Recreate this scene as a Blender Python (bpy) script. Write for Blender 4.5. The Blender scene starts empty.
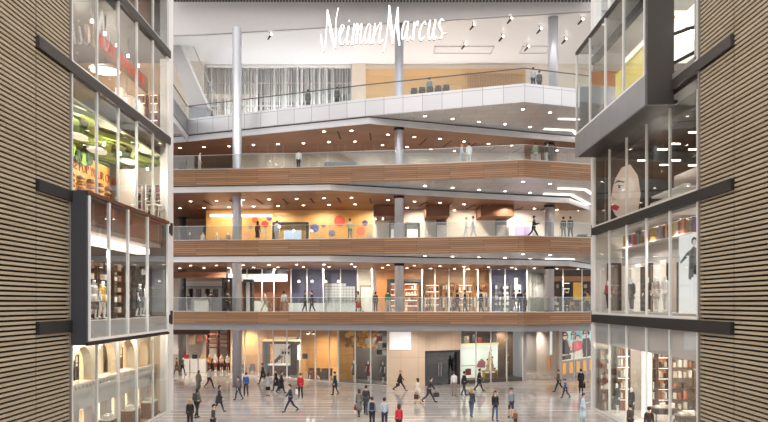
import bpy, bmesh, math, random
from mathutils import Vector, Matrix
RN = random.Random(11)
SC = bpy.context.scene
COL = SC.collection
FP, ZE, CX, HY = 700.0, 7.0, 384.0, 303.0          # focal length (px), eye height (m), principal point

def wx(px, y): return (px - CX) * y / FP
def wz(py, y): return ZE + (HY - py) * y / FP
def gy(py, z=0.0): return (ZE - z) * FP / (py - HY)

# ------------------------------------------------------------------ materials
MATS = {}
def lin(h):
    h = h.lstrip('#')
    o = []
    for i in (0, 2, 4):
        c = int(h[i:i+2], 16) / 255.0
        o.append(c / 12.92 if c <= .04045 else ((c + .055) / 1.055) ** 2.4)
    return (o[0], o[1], o[2], 1.0)

def new_mat(name):
    m = bpy.data.materials.new(name); m.use_nodes = True
    nt = m.node_tree
    return m, nt, nt.nodes['Principled BSDF']

def mat(h, rough=.5, metal=0.0, emit=0.0, spec=.5, vary=0.0, vscale=3.0):
    key = (h, rough, metal, emit, spec, vary, vscale)
    if key in MATS: return MATS[key]
    m, nt, b = new_mat('m_' + h.strip('#'))
    b.inputs['Roughness'].default_value = rough
    b.inputs['Metallic'].default_value = metal
    b.inputs['Specular IOR Level'].default_value = spec
    c = lin(h)
    tc = nt.nodes.new('ShaderNodeTexCoord')
    n = nt.nodes.new('ShaderNodeTexNoise'); n.inputs['Scale'].default_value = vscale
    nt.links.new(tc.outputs['Object'], n.inputs['Vector'])
    mx = nt.nodes.new('ShaderNodeMix'); mx.data_type = 'RGBA'
    v = max(vary, .04)
    mx.inputs[6].default_value = tuple(min(1, x * (1 - v)) for x in c[:3]) + (1,)
    mx.inputs[7].default_value = tuple(min(1, x * (1 + v)) for x in c[:3]) + (1,)
    nt.links.new(n.outputs['Fac'], mx.inputs[0])
    nt.links.new(mx.outputs[2], b.inputs['Base Color'])
    if emit > 0:
        b.inputs['Emission Color'].default_value = c
        b.inputs['Emission Strength'].default_value = emit
    MATS[key] = m
    return m

def vec_axes(nt, ax):
    """object coordinates re-ordered so the texture's x,y run along the named axes ('xz', 'yz', 'xy')"""
    tc = nt.nodes.new('ShaderNodeTexCoord')
    s = nt.nodes.new('ShaderNodeSeparateXYZ'); nt.links.new(tc.outputs['Object'], s.inputs[0])
    c = nt.nodes.new('ShaderNodeCombineXYZ')
    nt.links.new(s.outputs['XYZ'.index(ax[0].upper())], c.inputs[0])
    nt.links.new(s.outputs['XYZ'.index(ax[1].upper())], c.inputs[1])
    return c.outputs[0]

def boards(name, c1, c2, joint, w, h, ax, rough=.45, metal=0.0, mortar=.01, offset=.5, grain=.25, bias=0.0, spec=.5):
    """planks or panels: brick layout w x h metres with thin joints and a stretched grain"""
    m, nt, b = new_mat(name)
    v = vec_axes(nt, ax)
    br = nt.nodes.new('ShaderNodeTexBrick')
    br.offset = offset; br.squash = 1.0
    br.inputs['Color1'].default_value = lin(c1); br.inputs['Color2'].default_value = lin(c2)
    br.inputs['Mortar'].default_value = lin(joint)
    br.inputs['Scale'].default_value = 1.0
    br.inputs['Mortar Size'].default_value = mortar
    br.inputs['Mortar Smooth'].default_value = .1
    br.inputs['Bias'].default_value = bias
    br.inputs['Brick Width'].default_value = w
    br.inputs['Row Height'].default_value = h
    nt.links.new(v, br.inputs['Vector'])
    mp = nt.nodes.new('ShaderNodeMapping'); mp.inputs['Scale'].default_value = (.35, 9.0, 1)
    nt.links.new(v, mp.inputs[0])
    nz = nt.nodes.new('ShaderNodeTexNoise'); nz.inputs['Scale'].default_value = 1.2; nz.inputs['Detail'].default_value = 4
    nt.links.new(mp.outputs[0], nz.inputs['Vector'])
    mr = nt.nodes.new('ShaderNodeMapRange')
    mr.inputs['To Min'].default_value = 1 - grain; mr.inputs['To Max'].default_value = 1 + grain
    nt.links.new(nz.outputs['Fac'], mr.inputs[0])
    mx = nt.nodes.new('ShaderNodeMix'); mx.data_type = 'RGBA'; mx.blend_type = 'MULTIPLY'; mx.inputs[0].default_value = 1
    nt.links.new(br.outputs['Color'], mx.inputs[6]); nt.links.new(mr.outputs[0], mx.inputs[7])
    nt.links.new(mx.outputs[2], b.inputs['Base Color'])
    b.inputs['Roughness'].default_value = rough; b.inputs['Metallic'].default_value = metal
    b.inputs['Specular IOR Level'].default_value = spec
    return m

def glass(name, tint='#f4f6f6', base=.04, gain=.55, rough=.02):
    m = bpy.data.materials.new(name); m.use_nodes = True
    nt = m.node_tree; nt.nodes.clear()
    out = nt.nodes.new('ShaderNodeOutputMaterial')
    tr = nt.nodes.new('ShaderNodeBsdfTransparent'); tr.inputs[0].default_value = lin(tint)
    gl = nt.nodes.new('ShaderNodeBsdfGlossy'); gl.inputs['Roughness'].default_value = rough
    gl.inputs[0].default_value = (.95, .96, .97, 1)
    fr = nt.nodes.new('ShaderNodeFresnel'); fr.inputs[0].default_value = 1.45
    ma = nt.nodes.new('ShaderNodeMath'); ma.operation = 'MULTIPLY_ADD'
    ma.inputs[1].default_value = gain; ma.inputs[2].default_value = base; ma.use_clamp = True
    nt.links.new(fr.outputs[0], ma.inputs[0])
    mx = nt.nodes.new('ShaderNodeMixShader')
    nt.links.new(ma.outputs[0], mx.inputs[0]); nt.links.new(tr.outputs[0], mx.inputs[1]); nt.links.new(gl.outputs[0], mx.inputs[2])
    nt.links.new(mx.outputs[0], out.inputs[0])
    return m

def frosted(name, col, clear=.35, rough=.4):
    m = bpy.data.materials.new(name); m.use_nodes = True
    nt = m.node_tree; b = nt.nodes['Principled BSDF']; out = nt.nodes['Material Output']
    b.inputs['Base Color'].default_value = lin(col); b.inputs['Roughness'].default_value = rough
    tr = nt.nodes.new('ShaderNodeBsdfTransparent')
    mx = nt.nodes.new('ShaderNodeMixShader'); mx.inputs[0].default_value = 1 - clear
    nt.links.new(tr.outputs[0], mx.inputs[1]); nt.links.new(b.outputs[0], mx.inputs[2]); nt.links.new(mx.outputs[0], out.inputs[0])
    return m

# ------------------------------------------------------------------ mesh building
LOC = {}
class MB:
    def __init__(s, tf=None):
        s.v, s.f, s.fm, s.mats, s.tf = [], [], [], [], tf
    def add(s, vs, fs, m):
        if m not in s.mats: s.mats.append(m)
        k = s.mats.index(m); b = len(s.v)
        for p in vs:
            p = Vector(p)
            s.v.append(s.tf(p) if s.tf else p)
        for f in fs:
            s.f.append([b + i for i in f]); s.fm.append(k)
        return s
    def box(s, x0, x1, y0, y1, z0, z1, m):
        vs = [(x0,y0,z0),(x1,y0,z0),(x1,y1,z0),(x0,y1,z0),(x0,y0,z1),(x1,y0,z1),(x1,y1,z1),(x0,y1,z1)]
        return s.add(vs, [(3,2,1,0),(4,5,6,7),(0,1,5,4),(1,2,6,5),(2,3,7,6),(3,0,4,7)], m)
    def bev(s, x0, x1, y0, y1, z0, z1, m, b=.02):
        """box with chamfered vertical and top edges"""
        b = min(b, (x1-x0)/3, (y1-y0)/3, (z1-z0)/3)
        def ring(i, z): return [(x0+i+b,y0+i,z),(x1-i-b,y0+i,z),(x1-i,y0+i+b,z),(x1-i,y1-i-b,z),(x1-i-b,y1-i,z),(x0+i+b,y1-i,z),(x0+i,y1-i-b,z),(x0+i,y0+i+b,z)]
        vs = ring(0, z0) + ring(0, z1-b) + ring(b*.7, z1)
        fs = [tuple(range(7,-1,-1)), tuple(range(16,24))]
        for k in (0, 8):
            for i in range(8): fs.append((k+i, k+(i+1)%8, k+8+(i+1)%8, k+8+i))
        return s.add(vs, fs, m)
    def prism(s, pts, z0, z1, m):
        n = len(pts)
        a = sum(pts[i][0]*pts[(i+1)%n][1]-pts[(i+1)%n][0]*pts[i][1] for i in range(n))
        if a < 0: pts = list(reversed(pts))
        vs = [(p[0],p[1],z0) for p in pts] + [(p[0],p[1],z1) for p in pts]
        fs = [tuple(range(n-1,-1,-1)), tuple(range(n,2*n))] + [(i,(i+1)%n,n+(i+1)%n,n+i) for i in range(n)]
        return s.add(vs, fs, m)
    def slab(s, pts3, vec, m):
        """polygon extruded along a vector"""
        n = len(pts3); v = Vector(vec)
        vs = [Vector(p) for p in pts3] + [Vector(p)+v for p in pts3]
        return s.add(vs, [tuple(range(n-1,-1,-1)), tuple(range(n,2*n))] + [(i,(i+1)%n,n+(i+1)%n,n+i) for i in range(n)], m)
    def strip(s, pts, d0, d1, z0, z1, m):
        """a solid wall along an XY polyline, between two offsets in depth"""
        n = len(pts); vs = []
        for p in pts: vs += [(p[0],p[1]+d0,z0),(p[0],p[1]+d0,z1),(p[0],p[1]+d1,z0),(p[0],p[1]+d1,z1)]
        fs = []
        for i in range(n-1):
            a, b = 4*i, 4*i+4
            fs += [(a,b,b+1,a+1),(a+2,a+3,b+3,b+2),(a+1,b+1,b+3,a+3),(a,a+2,b+2,b)]
        fs += [(0,1,3,2),(4*n-4,4*n-2,4*n-1,4*n-3)]
        return s.add(vs, fs, m)
    def tube(s, pts, r, m, n=8):
        pts = [Vector(p) for p in pts]; rs = r if isinstance(r, (list, tuple)) else [r]*len(pts)
        vs, fs = [], []; prev = None
        for i, p in enumerate(pts):
            d = (pts[min(i+1,len(pts)-1)] - pts[max(i-1,0)]).normalized()
            u = prev if prev is not None else (Vector((0,0,1)) if abs(d.z) < .9 else Vector((1,0,0)))
            u = (u - d*u.dot(d)).normalized(); prev = u; w = d.cross(u)
            for k in range(n):
                a = 2*math.pi*k/n
                vs.append(p + (u*math.cos(a) + w*math.sin(a))*rs[i])
        for i in range(len(pts)-1):
            for k in range(n): fs.append((i*n+k, i*n+(k+1)%n, (i+1)*n+(k+1)%n, (i+1)*n+k))
        fs += [tuple(range(n-1,-1,-1)), tuple(range((len(pts)-1)*n, len(pts)*n))]
        return s.add(vs, fs, m)
    def lathe(s, c, prof, m, n=16, sx=1.0, sy=1.0):
        vs, fs = [], []; c = Vector(c)
        for r, z in prof:
            for k in range(n):
                a = 2*math.pi*k/n
                vs.append(c + Vector((r*sx*math.cos(a), r*sy*math.sin(a), z)))
        for i in range(len(prof)-1):
            for k in range(n): fs.append((i*n+k, i*n+(k+1)%n, (i+1)*n+(k+1)%n, (i+1)*n+k))
        fs += [tuple(range(n-1,-1,-1)), tuple(range((len(prof)-1)*n, len(prof)*n))]
        return s.add(vs, fs, m)
    def ball(s, c, r, m, n=10, sx=1, sy=1, sz=1):
        k = max(5, n//2)
        prof = [(max(1e-4, r*math.sin(math.pi*i/k)), -r*sz*math.cos(math.pi*i/k)) for i in range(k+1)]
        return s.lathe(c, prof, m, n, sx, sy)
    def mesh(s, name, off=Vector((0,0,0)), smooth=False):
        me = bpy.data.meshes.new(name)
        me.from_pydata([v - off for v in s.v], [], s.f)
        for m in s.mats: me.materials.append(m)
        me.polygons.foreach_set('material_index', s.fm)
        if smooth: me.polygons.foreach_set('use_smooth', [True]*len(s.f))
        me.update()
        return me
    def part(s, name, parent, smooth=False, label=None, local=False):
        off = Vector((0,0,0)) if local else LOC[parent.name]
        o = bpy.data.objects.new(name, s.mesh(name, off, smooth)); COL.objects.link(o)
        o.parent = parent; LOC[o.name] = LOC[parent.name]
        if label: o['label'] = label
        return o
    def one(s, name, label=None, cat=None, group=None, kind=None, smooth=False):
        lo = Vector([min(v[i] for v in s.v) for i in range(3)]); hi = Vector([max(v[i] for v in s.v) for i in range(3)])
        off = Vector(((lo.x+hi.x)/2, (lo.y+hi.y)/2, lo.z))
        if kind == 'structure': off = Vector((0,0,0))
        o = bpy.data.objects.new(name, s.mesh(name, off, smooth)); COL.objects.link(o)
        o.location = off; LOC[o.name] = off
        return tag(o, label, cat, group, kind)

def tag(o, label=None, cat=None, group=None, kind=None):
    if label: o['label'] = label
    if cat: o['category'] = cat
    if group: o['group'] = group
    if kind: o['kind'] = kind
    return o

def thing(name, label, cat, loc=(0,0,0), rz=0.0, group=None, kind=None):
    o = bpy.data.objects.new(name, None); COL.objects.link(o)
    o.empty_display_size = .1
    o.location = loc; o.rotation_euler = (0, 0, rz); LOC[o.name] = Vector(loc)
    return tag(o, label, cat, group, kind)

def dup(root, loc, label=None, rz=None, scale=None):
    def cp(o, par):
        c = o.copy(); COL.objects.link(c)
        if par is not None: c.parent = par
        for ch in o.children: cp(ch, c)
        return c
    r = cp(root, None); r.location = loc; LOC[r.name] = Vector(loc)
    if label: r['label'] = label
    if rz is not None: r.rotation_euler = (0, 0, rz)
    if scale: r.scale = scale
    return r

ORD = ('first second third fourth fifth sixth seventh eighth ninth tenth eleventh twelfth thirteenth fourteenth fifteenth '
       'sixteenth seventeenth eighteenth nineteenth twentieth').split()

PENDING = []          # objects whose modifiers / text are turned into plain meshes at the end
def bake_pending():
    bpy.context.view_layer.update()
    dg = bpy.context.evaluated_depsgraph_get()
    res = []
    for o, extra in PENDING:
        res.append(bpy.data.meshes.new_from_object(o.evaluated_get(dg)))
    for (o, extra), me in zip(PENDING, res):
        if o.type == 'FONT':
            n = bpy.data.objects.new(o.name + '_x', me); COL.objects.link(n)
            n.parent = o.parent; n.matrix_local = o.matrix_local.copy()
            nm = o.name; bpy.data.objects.remove(o); n.name = nm
            continue
        o.modifiers.clear()
        if extra:
            bm = bmesh.new(); bm.from_mesh(me)
            ex = extra.mesh('tmp', smooth=True)
            nb = len(me.materials)
            bm.from_mesh(ex)
            bm.to_mesh(me); bm.free()
            for m in ex.materials: me.materials.append(m)
            k0 = len(me.polygons) - len(ex.polygons)
            for i, p in enumerate(ex.polygons): me.polygons[k0+i].material_index = nb + p.material_index
        me.polygons.foreach_set('use_smooth', [True]*len(me.polygons))
        o.data = me

def text_part(txt, name, parent, m, size, mtx, depth=.02, label=None):
    c = bpy.data.curves.new(name, 'FONT'); c.body = txt; c.size = size; c.extrude = depth
    c.align_x = 'CENTER'; c.align_y = 'CENTER'; c.materials.append(m)
    o = bpy.data.objects.new(name, c); COL.objects.link(o); o.parent = parent
    o.matrix_local = Matrix.Translation(-LOC[parent.name]) @ mtx
    if label: o['label'] = label
    PENDING.append((o, None))
    return o

def lamp(name, loc, watts, col=(1,.93,.84), size=2.7, r=.08, kind='SPOT', tilt=0):
    l = bpy.data.lights.new(name, kind); l.energy = watts; l.color = col
    if kind == 'SPOT': l.spot_size = size; l.spot_blend = .7
    l.shadow_soft_size = r
    o = bpy.data.objects.new(name, l); COL.objects.link(o); o.location = loc; o.rotation_euler = (tilt, 0, 0)
    return o

def area(name, loc, sx, sy, watts, col=(1,.93,.84), rot=(0,0,0)):
    l = bpy.data.lights.new(name, 'AREA'); l.shape = 'RECTANGLE'; l.size = sx; l.size_y = sy
    l.energy = watts; l.color = col
    o = bpy.data.objects.new(name, l); COL.objects.link(o); o.location = loc; o.rotation_euler = rot
    return o
# ------------------------------------------------------------------ shared materials
WOODF = boards('wood_fascia', '#a57d5c', '#89654a', '#463022', 5.0, .155, 'xz', rough=.42, mortar=.014, grain=.3)
WOODC = boards('wood_soffit', '#8a5c41', '#6f4831', '#5e3c28', 2.2, 1.1, 'xy', rough=.38, mortar=.006, grain=.28)
METALS = boards('metal_soffit', '#d6d6d9', '#cbcbcf', '#7d7a79', 2.4, 1.2, 'xy', rough=.3, metal=.4, mortar=.012, grain=.06)
METALF = boards('metal_fascia', '#dcdbdd', '#cfced1', '#85868a', 1.5, 3.1, 'xz', rough=.34, metal=.35, mortar=.016, offset=0, grain=.07)
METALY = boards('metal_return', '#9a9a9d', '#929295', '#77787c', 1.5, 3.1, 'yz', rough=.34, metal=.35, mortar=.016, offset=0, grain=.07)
WHITEB = mat('#dcdce0', .32, .2)
DARKG = mat('#2c2b2d', .5)
BRONZE = mat('#423b38', .5, .3, vary=.06)
BLACKM = mat('#1c1817', .6)
STEEL = mat('#c9c9d0', .28, .5)
STEELL = mat('#d9d9dd', .3, .55)
WHITE = mat('#efece8', .5)
MULL = mat('#eae7e4', .4, .1)
STONE = mat('#b7aea6', .3, vary=.08)
GLASS = glass('clear_glass', '#f8fafa', .006, .2)
GLASSB = glass('balustrade_glass', '#f1f5f4', .05, .6)
SLATW = boards('slat_wood', '#ab9c85', '#9d8d75', '#9d8d75', 3.0, .2, 'yz', rough=.55, mortar=.0, grain=.12)
LAMP = mat('#fff1dc', .5, emit=14)
COVE = mat('#fff6ea', .5, emit=3.2)
FLOORC = (2, 6.2, 3, 11.9, 4, 17.55, 5, 23.2)
LV = {1: 0.0, 2: 6.2, 3: 11.9, 4: 17.55, 5: 23.2}

# ------------------------------------------------------------------ ground floor
def floor_material():
    m, nt, b = new_mat('polished_floor')
    L = nt.links
    v = vec_axes(nt, 'xy')
    def brick(w, h, c1, c2, mo, msz, off=.5, freq=2):
        br = nt.nodes.new('ShaderNodeTexBrick'); br.offset = off; br.offset_frequency = freq
        br.inputs['Color1'].default_value = lin(c1); br.inputs['Color2'].default_value = lin(c2); br.inputs['Mortar'].default_value = lin(mo)
        br.inputs['Scale'].default_value = 1; br.inputs['Mortar Size'].default_value = msz; br.inputs['Mortar Smooth'].default_value = 0
        br.inputs['Brick Width'].default_value = w; br.inputs['Row Height'].default_value = h
        L.new(v, br.inputs['Vector']); return br
    base = brick(1.8, 1.2, '#c4bcb6', '#b4aca7', '#9d9691', .012)
    # long pale bars, offset from row to row
    pale_bars = brick(3.6, 1.2, '#000000', '#ffffff', '#000000', .0, .37, 2)
    sx = nt.nodes.new('ShaderNodeSeparateXYZ'); L.new(v, sx.inputs[0])
    md = nt.nodes.new('ShaderNodeMath'); md.operation = 'PINGPONG'; md.inputs[1].default_value = .6
    L.new(sx.outputs[1], md.inputs[0])
    lt = nt.nodes.new('ShaderNodeMath'); lt.operation = 'LESS_THAN'; lt.inputs[1].default_value = .1
    L.new(md.outputs[0], lt.inputs[0])
    g = nt.nodes.new('ShaderNodeMath'); g.operation = 'GREATER_THAN'; g.inputs[1].default_value = .55
    L.new(pale_bars.outputs['Color'], g.inputs[0])
    an = nt.nodes.new('ShaderNodeMath'); an.operation = 'MULTIPLY'
    L.new(lt.outputs[0], an.inputs[0]); L.new(g.outputs[0], an.inputs[1])
    mx = nt.nodes.new('ShaderNodeMix'); mx.data_type = 'RGBA'
    L.new(an.outputs[0], mx.inputs[0]); L.new(base.outputs['Color'], mx.inputs[6]); mx.inputs[7].default_value = lin('#efe6dc')
    nz = nt.nodes.new('ShaderNodeTexNoise'); nz.inputs['Scale'].default_value = .5; nz.inputs['Detail'].default_value = 5
    L.new(v, nz.inputs['Vector'])
    mr = nt.nodes.new('ShaderNodeMapRange'); mr.inputs['To Min'].default_value = .85; mr.inputs['To Max'].default_value = 1.12
    L.new(nz.outputs['Fac'], mr.inputs[0])
    mu = nt.nodes.new('ShaderNodeMix'); mu.data_type = 'RGBA'; mu.blend_type = 'MULTIPLY'; mu.inputs[0].default_value = 1
    L.new(mx.outputs[2], mu.inputs[6]); L.new(mr.outputs[0], mu.inputs[7])
    L.new(mu.outputs[2], b.inputs['Base Color'])
    b.inputs['Roughness'].default_value = .07
    b.inputs['Specular IOR Level'].default_value = .75
    return m
MB().box(-40, 40, -15, 95, -.3, 0, floor_material()).one('floor', kind='structure')

# ------------------------------------------------------------------ the two side walls
WW = 13.8
def side_wall(s, y0, joint, tag_side):
    """slatted cladding up to y0, bronze trims, s = -1 / +1"""
    sg = lambda a, b: (min(s*a, s*b), max(s*a, s*b))
    for k, (ya, yb) in enumerate(((17.5, joint - .035), (joint + .035, y0 - .06))):
        mb = MB()
        xa, xb = sg(WW + .16, WW + .3); mb.box(xa, xb, ya - .035, yb + .035, -.02, 25, mat('#15110f', .8))
        z = .05
        xa, xb = sg(WW, WW + .16)
        while z < 25:
            mb.box(xa, xb, ya, yb, z, z + .104, SLATW); z += .186
        mb.one('wall_' + tag_side, kind='structure')
    xa, xb = sg(WW - .06, WW + .3)
    MB().box(xa, xb, y0 - .055, y0 + .055, 0, 25, mat('#8d8680', .4, .3)).one('trim_1', kind='structure')
side_wall(-1, 30.76, 27.76, 'left')
side_wall(1, 30.6, 27.6, 'right')

BANDS = [(5.73, 6.25), (11.46, 11.92), (17.14, 17.6), (22.68, 23.14)]
def band(s, ya, yb, z0, z1, m):
    a, b = (min(s*(WW-.14), s*(WW+.12)), max(s*(WW-.14), s*(WW+.12)))
    MB().box(a, b, ya, yb, z0, z1, m).one('trim_2', kind='structure')
for z0, z1 in BANDS:
    mm = BRONZE if z0 > 15 else BLACKM
    band(-1, 27.76, 44.9, z0, z1, mm)
    band(1, 27.6, 46.1, z0, z1, mm)

def glazing(n, s, x, ys, z0, z1, label, mw=.042, mm=None, pane=None, depth=.12):
    """storefront glazing on a side wall: mullions and one pane per bay"""
    mm = mm or MULL; pane = pane or GLASS
    g = thing('window_%d' % n, label, 'window', (s*x, (ys[0]+ys[-1])/2, z0), kind='structure')
    for y in ys:
        MB().box(s*x - depth/2, s*x + depth/2, y - mw, y + mw, z0, z1, mm).part('mullion', g)
    MB().box(s*x - .05, s*x + .05, ys[0], ys[-1], z0, z0 + .12, mm).part('bottom_rail', g)
    for a, b in zip(ys, ys[1:]):
        MB().box(s*x - .015, s*x + .015, a + mw, b - mw, z0 + .12, z1, pane).part('glass_pane', g)
    return g

LY = [30.9 + 2.72*k for k in range(6)]
RY = [30.75 + 3.02*k for k in range(6)]
glazing(1, -1, WW, LY, 0.02, 5.72, 'tall shopfront glazing of the ground floor shop on the left')
glazing(2, -1, WW, LY, 11.93, 17.13, 'third level glazing before the green ceiling on the left')
glazing(3, -1, WW, LY, 17.62, 22.67, 'fourth level glazing before the red letters on the left')
glazing(4, -1, WW, LY, 23.16, 29.5, 'topmost glazing above the highest bronze band on the left')
glazing(5, 1, WW, RY, 0.02, 5.72, 'tall shopfront glazing of the ground floor shop on the right')
glazing(6, 1, WW, RY, 6.27, 11.45, 'second level glazing before the mannequins on the right', mm=mat('#ece8e4', .35, .1))
glazing(7, 1, WW, RY, 11.93, 16.4, 'third level glazing before the large face poster on the right', mm=mat('#d9d2c8', .35, .1))
g = glazing(8, 1, WW, RY[:2], 17.62, 25, 'narrow upper glazing between slats and dark column on the right')

# end piers of the two walls
for s, ya, yb, nm in ((-1, 44.7, 45.65, 'left'), (1, 46.05, 46.5, 'right')):
    mb = MB(); a, b = sorted((s*(WW - .06), s*(WW + .5)))
    mb.box(a, b, ya, yb, 0, 30, MULL)
    a, b = sorted((s*(WW - .09), s*(WW - .06)))
    for z0, z1 in BANDS[:2]: mb.box(a, b, ya + .3, yb - .2, z0 - .1, z1 + .25, BLACKM)
    mb.one('wall_' + nm, kind='structure')

# projecting dark box on the left, second level
BXL = 13.05
mb = MB()
SLATE = mat('#45464d', .5, .35, vary=.06)
mb.box(-WW + .0, -BXL, 30.72, 30.86, 5.15, 11.95, SLATE)
mb.box(-WW - .05, -BXL - .02, 30.86, 42.4, 11.8, 11.95, BLACKM)
mb.box(-WW - .05, -BXL - .02, 30.86, 42.4, 5.15, 5.27, BLACKM)
mb.box(-WW - .05, -BXL, 42.26, 42.4, 5.15, 11.95, BLACKM)
mb.box(-BXL*1.0 - .04, -BXL + .06, 30.72, 42.4, 11.78, 11.95, mat('#6e4436', .4, .4))
mb.box(-BXL - .04, -BXL + .06, 30.72, 42.4, 5.12, 5.24, mat('#332a28', .4, .4))
mb.one('display_box', 'dark framed display box jutting from the left wall above the ground floor shop', 'display case', kind='structure')
BLY = [30.95 + 2.27*k for k in range(6)]
glazing(9, -1, BXL, [30.95, 33.2, 35.65, 38.6, 42.2], 5.3, 11.75, 'glazing of the dark projecting display box with mannequins', mw=.07)
MB().box(-BXL - .09, -BXL - .05, 31.0, 42.2, 5.3, 6.2, frosted('frosted_low', '#cfc8c4', .15)).one('window_10', kind='structure')
COPPER = boards('copper_panels', '#a36f5a', '#7f5646', '#c9b3a4', 2.3, 3, 'yz', rough=.35, metal=.2, mortar=.03, offset=0, grain=.2)
MB().box(-BXL - .35, -BXL - .3, 31.0, 42.2, 10.55, 11.75, COPPER).one('trim_3', kind='structure')

# projecting glass box on the right, fourth level
BXR = 12.55
mb = MB()
COLD = mat('#56514f', .38, .55, vary=.05)
mb.box(BXR, WW + .02, 33.35, 33.6, 16.45, 26, COLD)
mb.one('wall_right', kind='structure')
mb = MB()
mb.box(BXR, WW + .3, 33.6, 45.9, 16.55, 16.75, mat('#3a3838', .5, .3))
mb.box(BXR - .02, BXR + .1, 33.6, 45.9, 16.52, 17.95, METALY)
mb.box(BXR, BXR + .14, 33.6, 45.9, 23.2, 23.42, BRONZE)
mb.box(BXR, WW + .3, 45.78, 45.9, 16.55, 17.9, METALF)
mb.box(BXR, WW + .3, 33.6, 45.9, 23.3, 23.45, frosted('box_roof', '#b9b5b3', .3))
mb.one('trim_4', kind='structure')
glazing(11, 1, BXR + .05, [33.8, 36.8, 39.8, 42.8, 45.75], 17.96, 23.19, 'glazing of the projecting glass box high on the right', mw=.05, depth=.12)
MB().box(BXR + .06, WW, 45.72, 45.75, 17.96, 23.19, GLASS).one('window_12', kind='structure')
glazing(13, 1, WW, [36.9, 39.9, 42.9, 45.85], 23.5, 30, 'topmost glazing above the glass box on the right', mw=.12)

# ------------------------------------------------------------------ balconies of levels two to four
FL = [(-25, 56.9), (-6.6, 55.0), (4.27, 53.4), (10.4, 52.0), (16.0, 53.8), (21, 55.4)]
IL = [(-25, 57.15), (-6.6, 55.2), (-4.24, 54.95), (4.65, 58.2), (16.4, 62.0), (21, 69)]
IL2 = [(-25, 57.15), (-6.6, 55.2), (4.27, 53.65), (10.4, 52.3), (16.0, 54.1), (21, 55.7)]
def ylerp(pl, x):
    for (a, b), (c, d) in zip(pl, pl[1:]):
        if a <= x <= c: return b + (d-b)*(x-a)/(c-a)
    return pl[-1][1]
def wedge(front, inner):
    xs = sorted({p[0] for p in front} | {p[0] for p in inner})
    return [(x, ylerp(front, x)) for x in xs], [(x, ylerp(inner, x)) for x in xs]

def balcony(level, zb, name):
    zf = LV[level]
    b = thing('balcony', 'curved wood fronted balcony of the %s level spanning the hall' % name, 'balcony', (0, 56, zf), kind='structure')
    inner = IL if level > 2 else IL2
    MB().strip(FL, 0, .14, zb, zf + .1, WOODF).part('wood_fascia', b)
    MB().prism([(p[0], p[1] + .14) for p in FL] + [(25, 56.8), (25, 77), (-25, 77)], zf - .3, zf, STONE).part('floor_slab', b)
    zr = zb - .5
    if level > 2:
        fr, inn = wedge(FL, inner)
        mb = MB()
        for i in range(len(fr) - 1):
            q = [fr[i], fr[i+1], inn[i+1], inn[i]]
            mb.prism([(p[0], p[1] + (.01 if k < 2 else .05)) for k, p in enumerate(q)], zb + .02, zb + .1, METALS)
        mb.part('metal_soffit', b)
        MB().strip(inner, .02, .14, zb - .06, zb + .02, DARKG).part('shadow_gap', b)
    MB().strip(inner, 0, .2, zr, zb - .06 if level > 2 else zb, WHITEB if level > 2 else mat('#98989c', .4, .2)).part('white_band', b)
    MB().prism([(p[0], p[1] + .18) for p in inner] + [(25, 72), (25, 77), (-25, 77)], zr + .03, zr + .12, WOODC).part('wood_soffit', b)
    MB().strip(FL, .02, .12, zf + .1, zf + .14, STEEL).part('glass_channel', b)
    g = thing('glass_balustrade', 'clear glass balustrade along the front edge of the %s level balcony' % name, 'balustrade', (0, 55, zf + .14))
    pts = []
    for (a, c), (d, e) in zip(FL, FL[1:]):
        n = max(1, round((d - a)/2.3))
        pts += [(a + (d-a)*k/n, c + (e-c)*k/n) for k in range(n)]
    pts.append(FL[-1])
    for p, q in zip(pts, pts[1:]):
        if q[0] < -18.5 or p[0] > 18.5: continue
        dx = (q[0]-p[0])*.006
        MB().strip([(p[0]+dx, p[1]), (q[0]-dx, q[1])], .055, .085, zf + .1, zf + 1.22, GLASSB).part('glass_pane', g)
    MB().strip([p for p in FL], .045, .095, zf + 1.22, zf + 1.25, mat('#c9cccd', .3, .5)).part('top_rail', g)
balcony(4, 16.37, 'fourth'); balcony(3, 10.78, 'third'); balcony(2, 5.36, 'second')
ZC = {4: 21.5, 3: 15.87, 2: 10.28, 1: 4.76}      # wood ceilings over each level
ZB = {5: 22.0, 4: 16.37, 3: 10.78}

# top level
FL5 = [(-17.44, 62.3), (-1.45, 56.2), (10.5, 52.2), (14.7, 53.6), (21, 55.8)]
IL5 = [(-25, 65.2), (-17.44, 62.5), (-1.2, 56.3), (17.2, 62.9), (21, 69)]
b = thing('balcony', 'silver panelled top level balcony under the white script sign', 'balcony', (0, 58, 23.2), kind='structure')
MB().strip(FL5, 0, .14, 22.05, 23.4, METALF).part('metal_fascia', b)
MB().slab([(-17.44, 62.3, 22.05), (-15.9, 47, 22.05), (-15.9, 47, 23.4), (-17.44, 62.3, 23.4)], (-.14, 0, 0), METALY).part('return_fascia', b)
MB().prism([(-16.05, 47), (-17.5, 62.4), (-25, 62.4), (-25, 47)], 22.05, 22.3, WHITEB).part('gallery_slab', b)
MB().prism([(p[0], p[1] + .14) for p in FL5] + [(25, 57), (25, 77), (-25, 77), (-25, 62.4)], 22.9, 23.2, STONE).part('floor_slab', b)
fr, inn = wedge([(-25, 65)] + FL5, IL5)
mb = MB()
for i in range(len(fr) - 1):
    q = [fr[i], fr[i+1], inn[i+1], inn[i]]
    mb.prism([(p[0], p[1] + (.01 if k < 2 else .05)) for k, p in enumerate(q)], 22.0, 22.05, METALS)
mb.part('metal_soffit', b)
MB().strip(IL5, .02, .14, 21.93, 22.02, DARKG).part('shadow_gap', b)
MB().slab([(-17.44, 62.5, 21.93), (-15.9, 47, 21.93), (-15.9, 47, 22.04), (-17.44, 62.5, 22.04)], (-.1, 0, 0), DARKG).part('shadow_gap', b)
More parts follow.
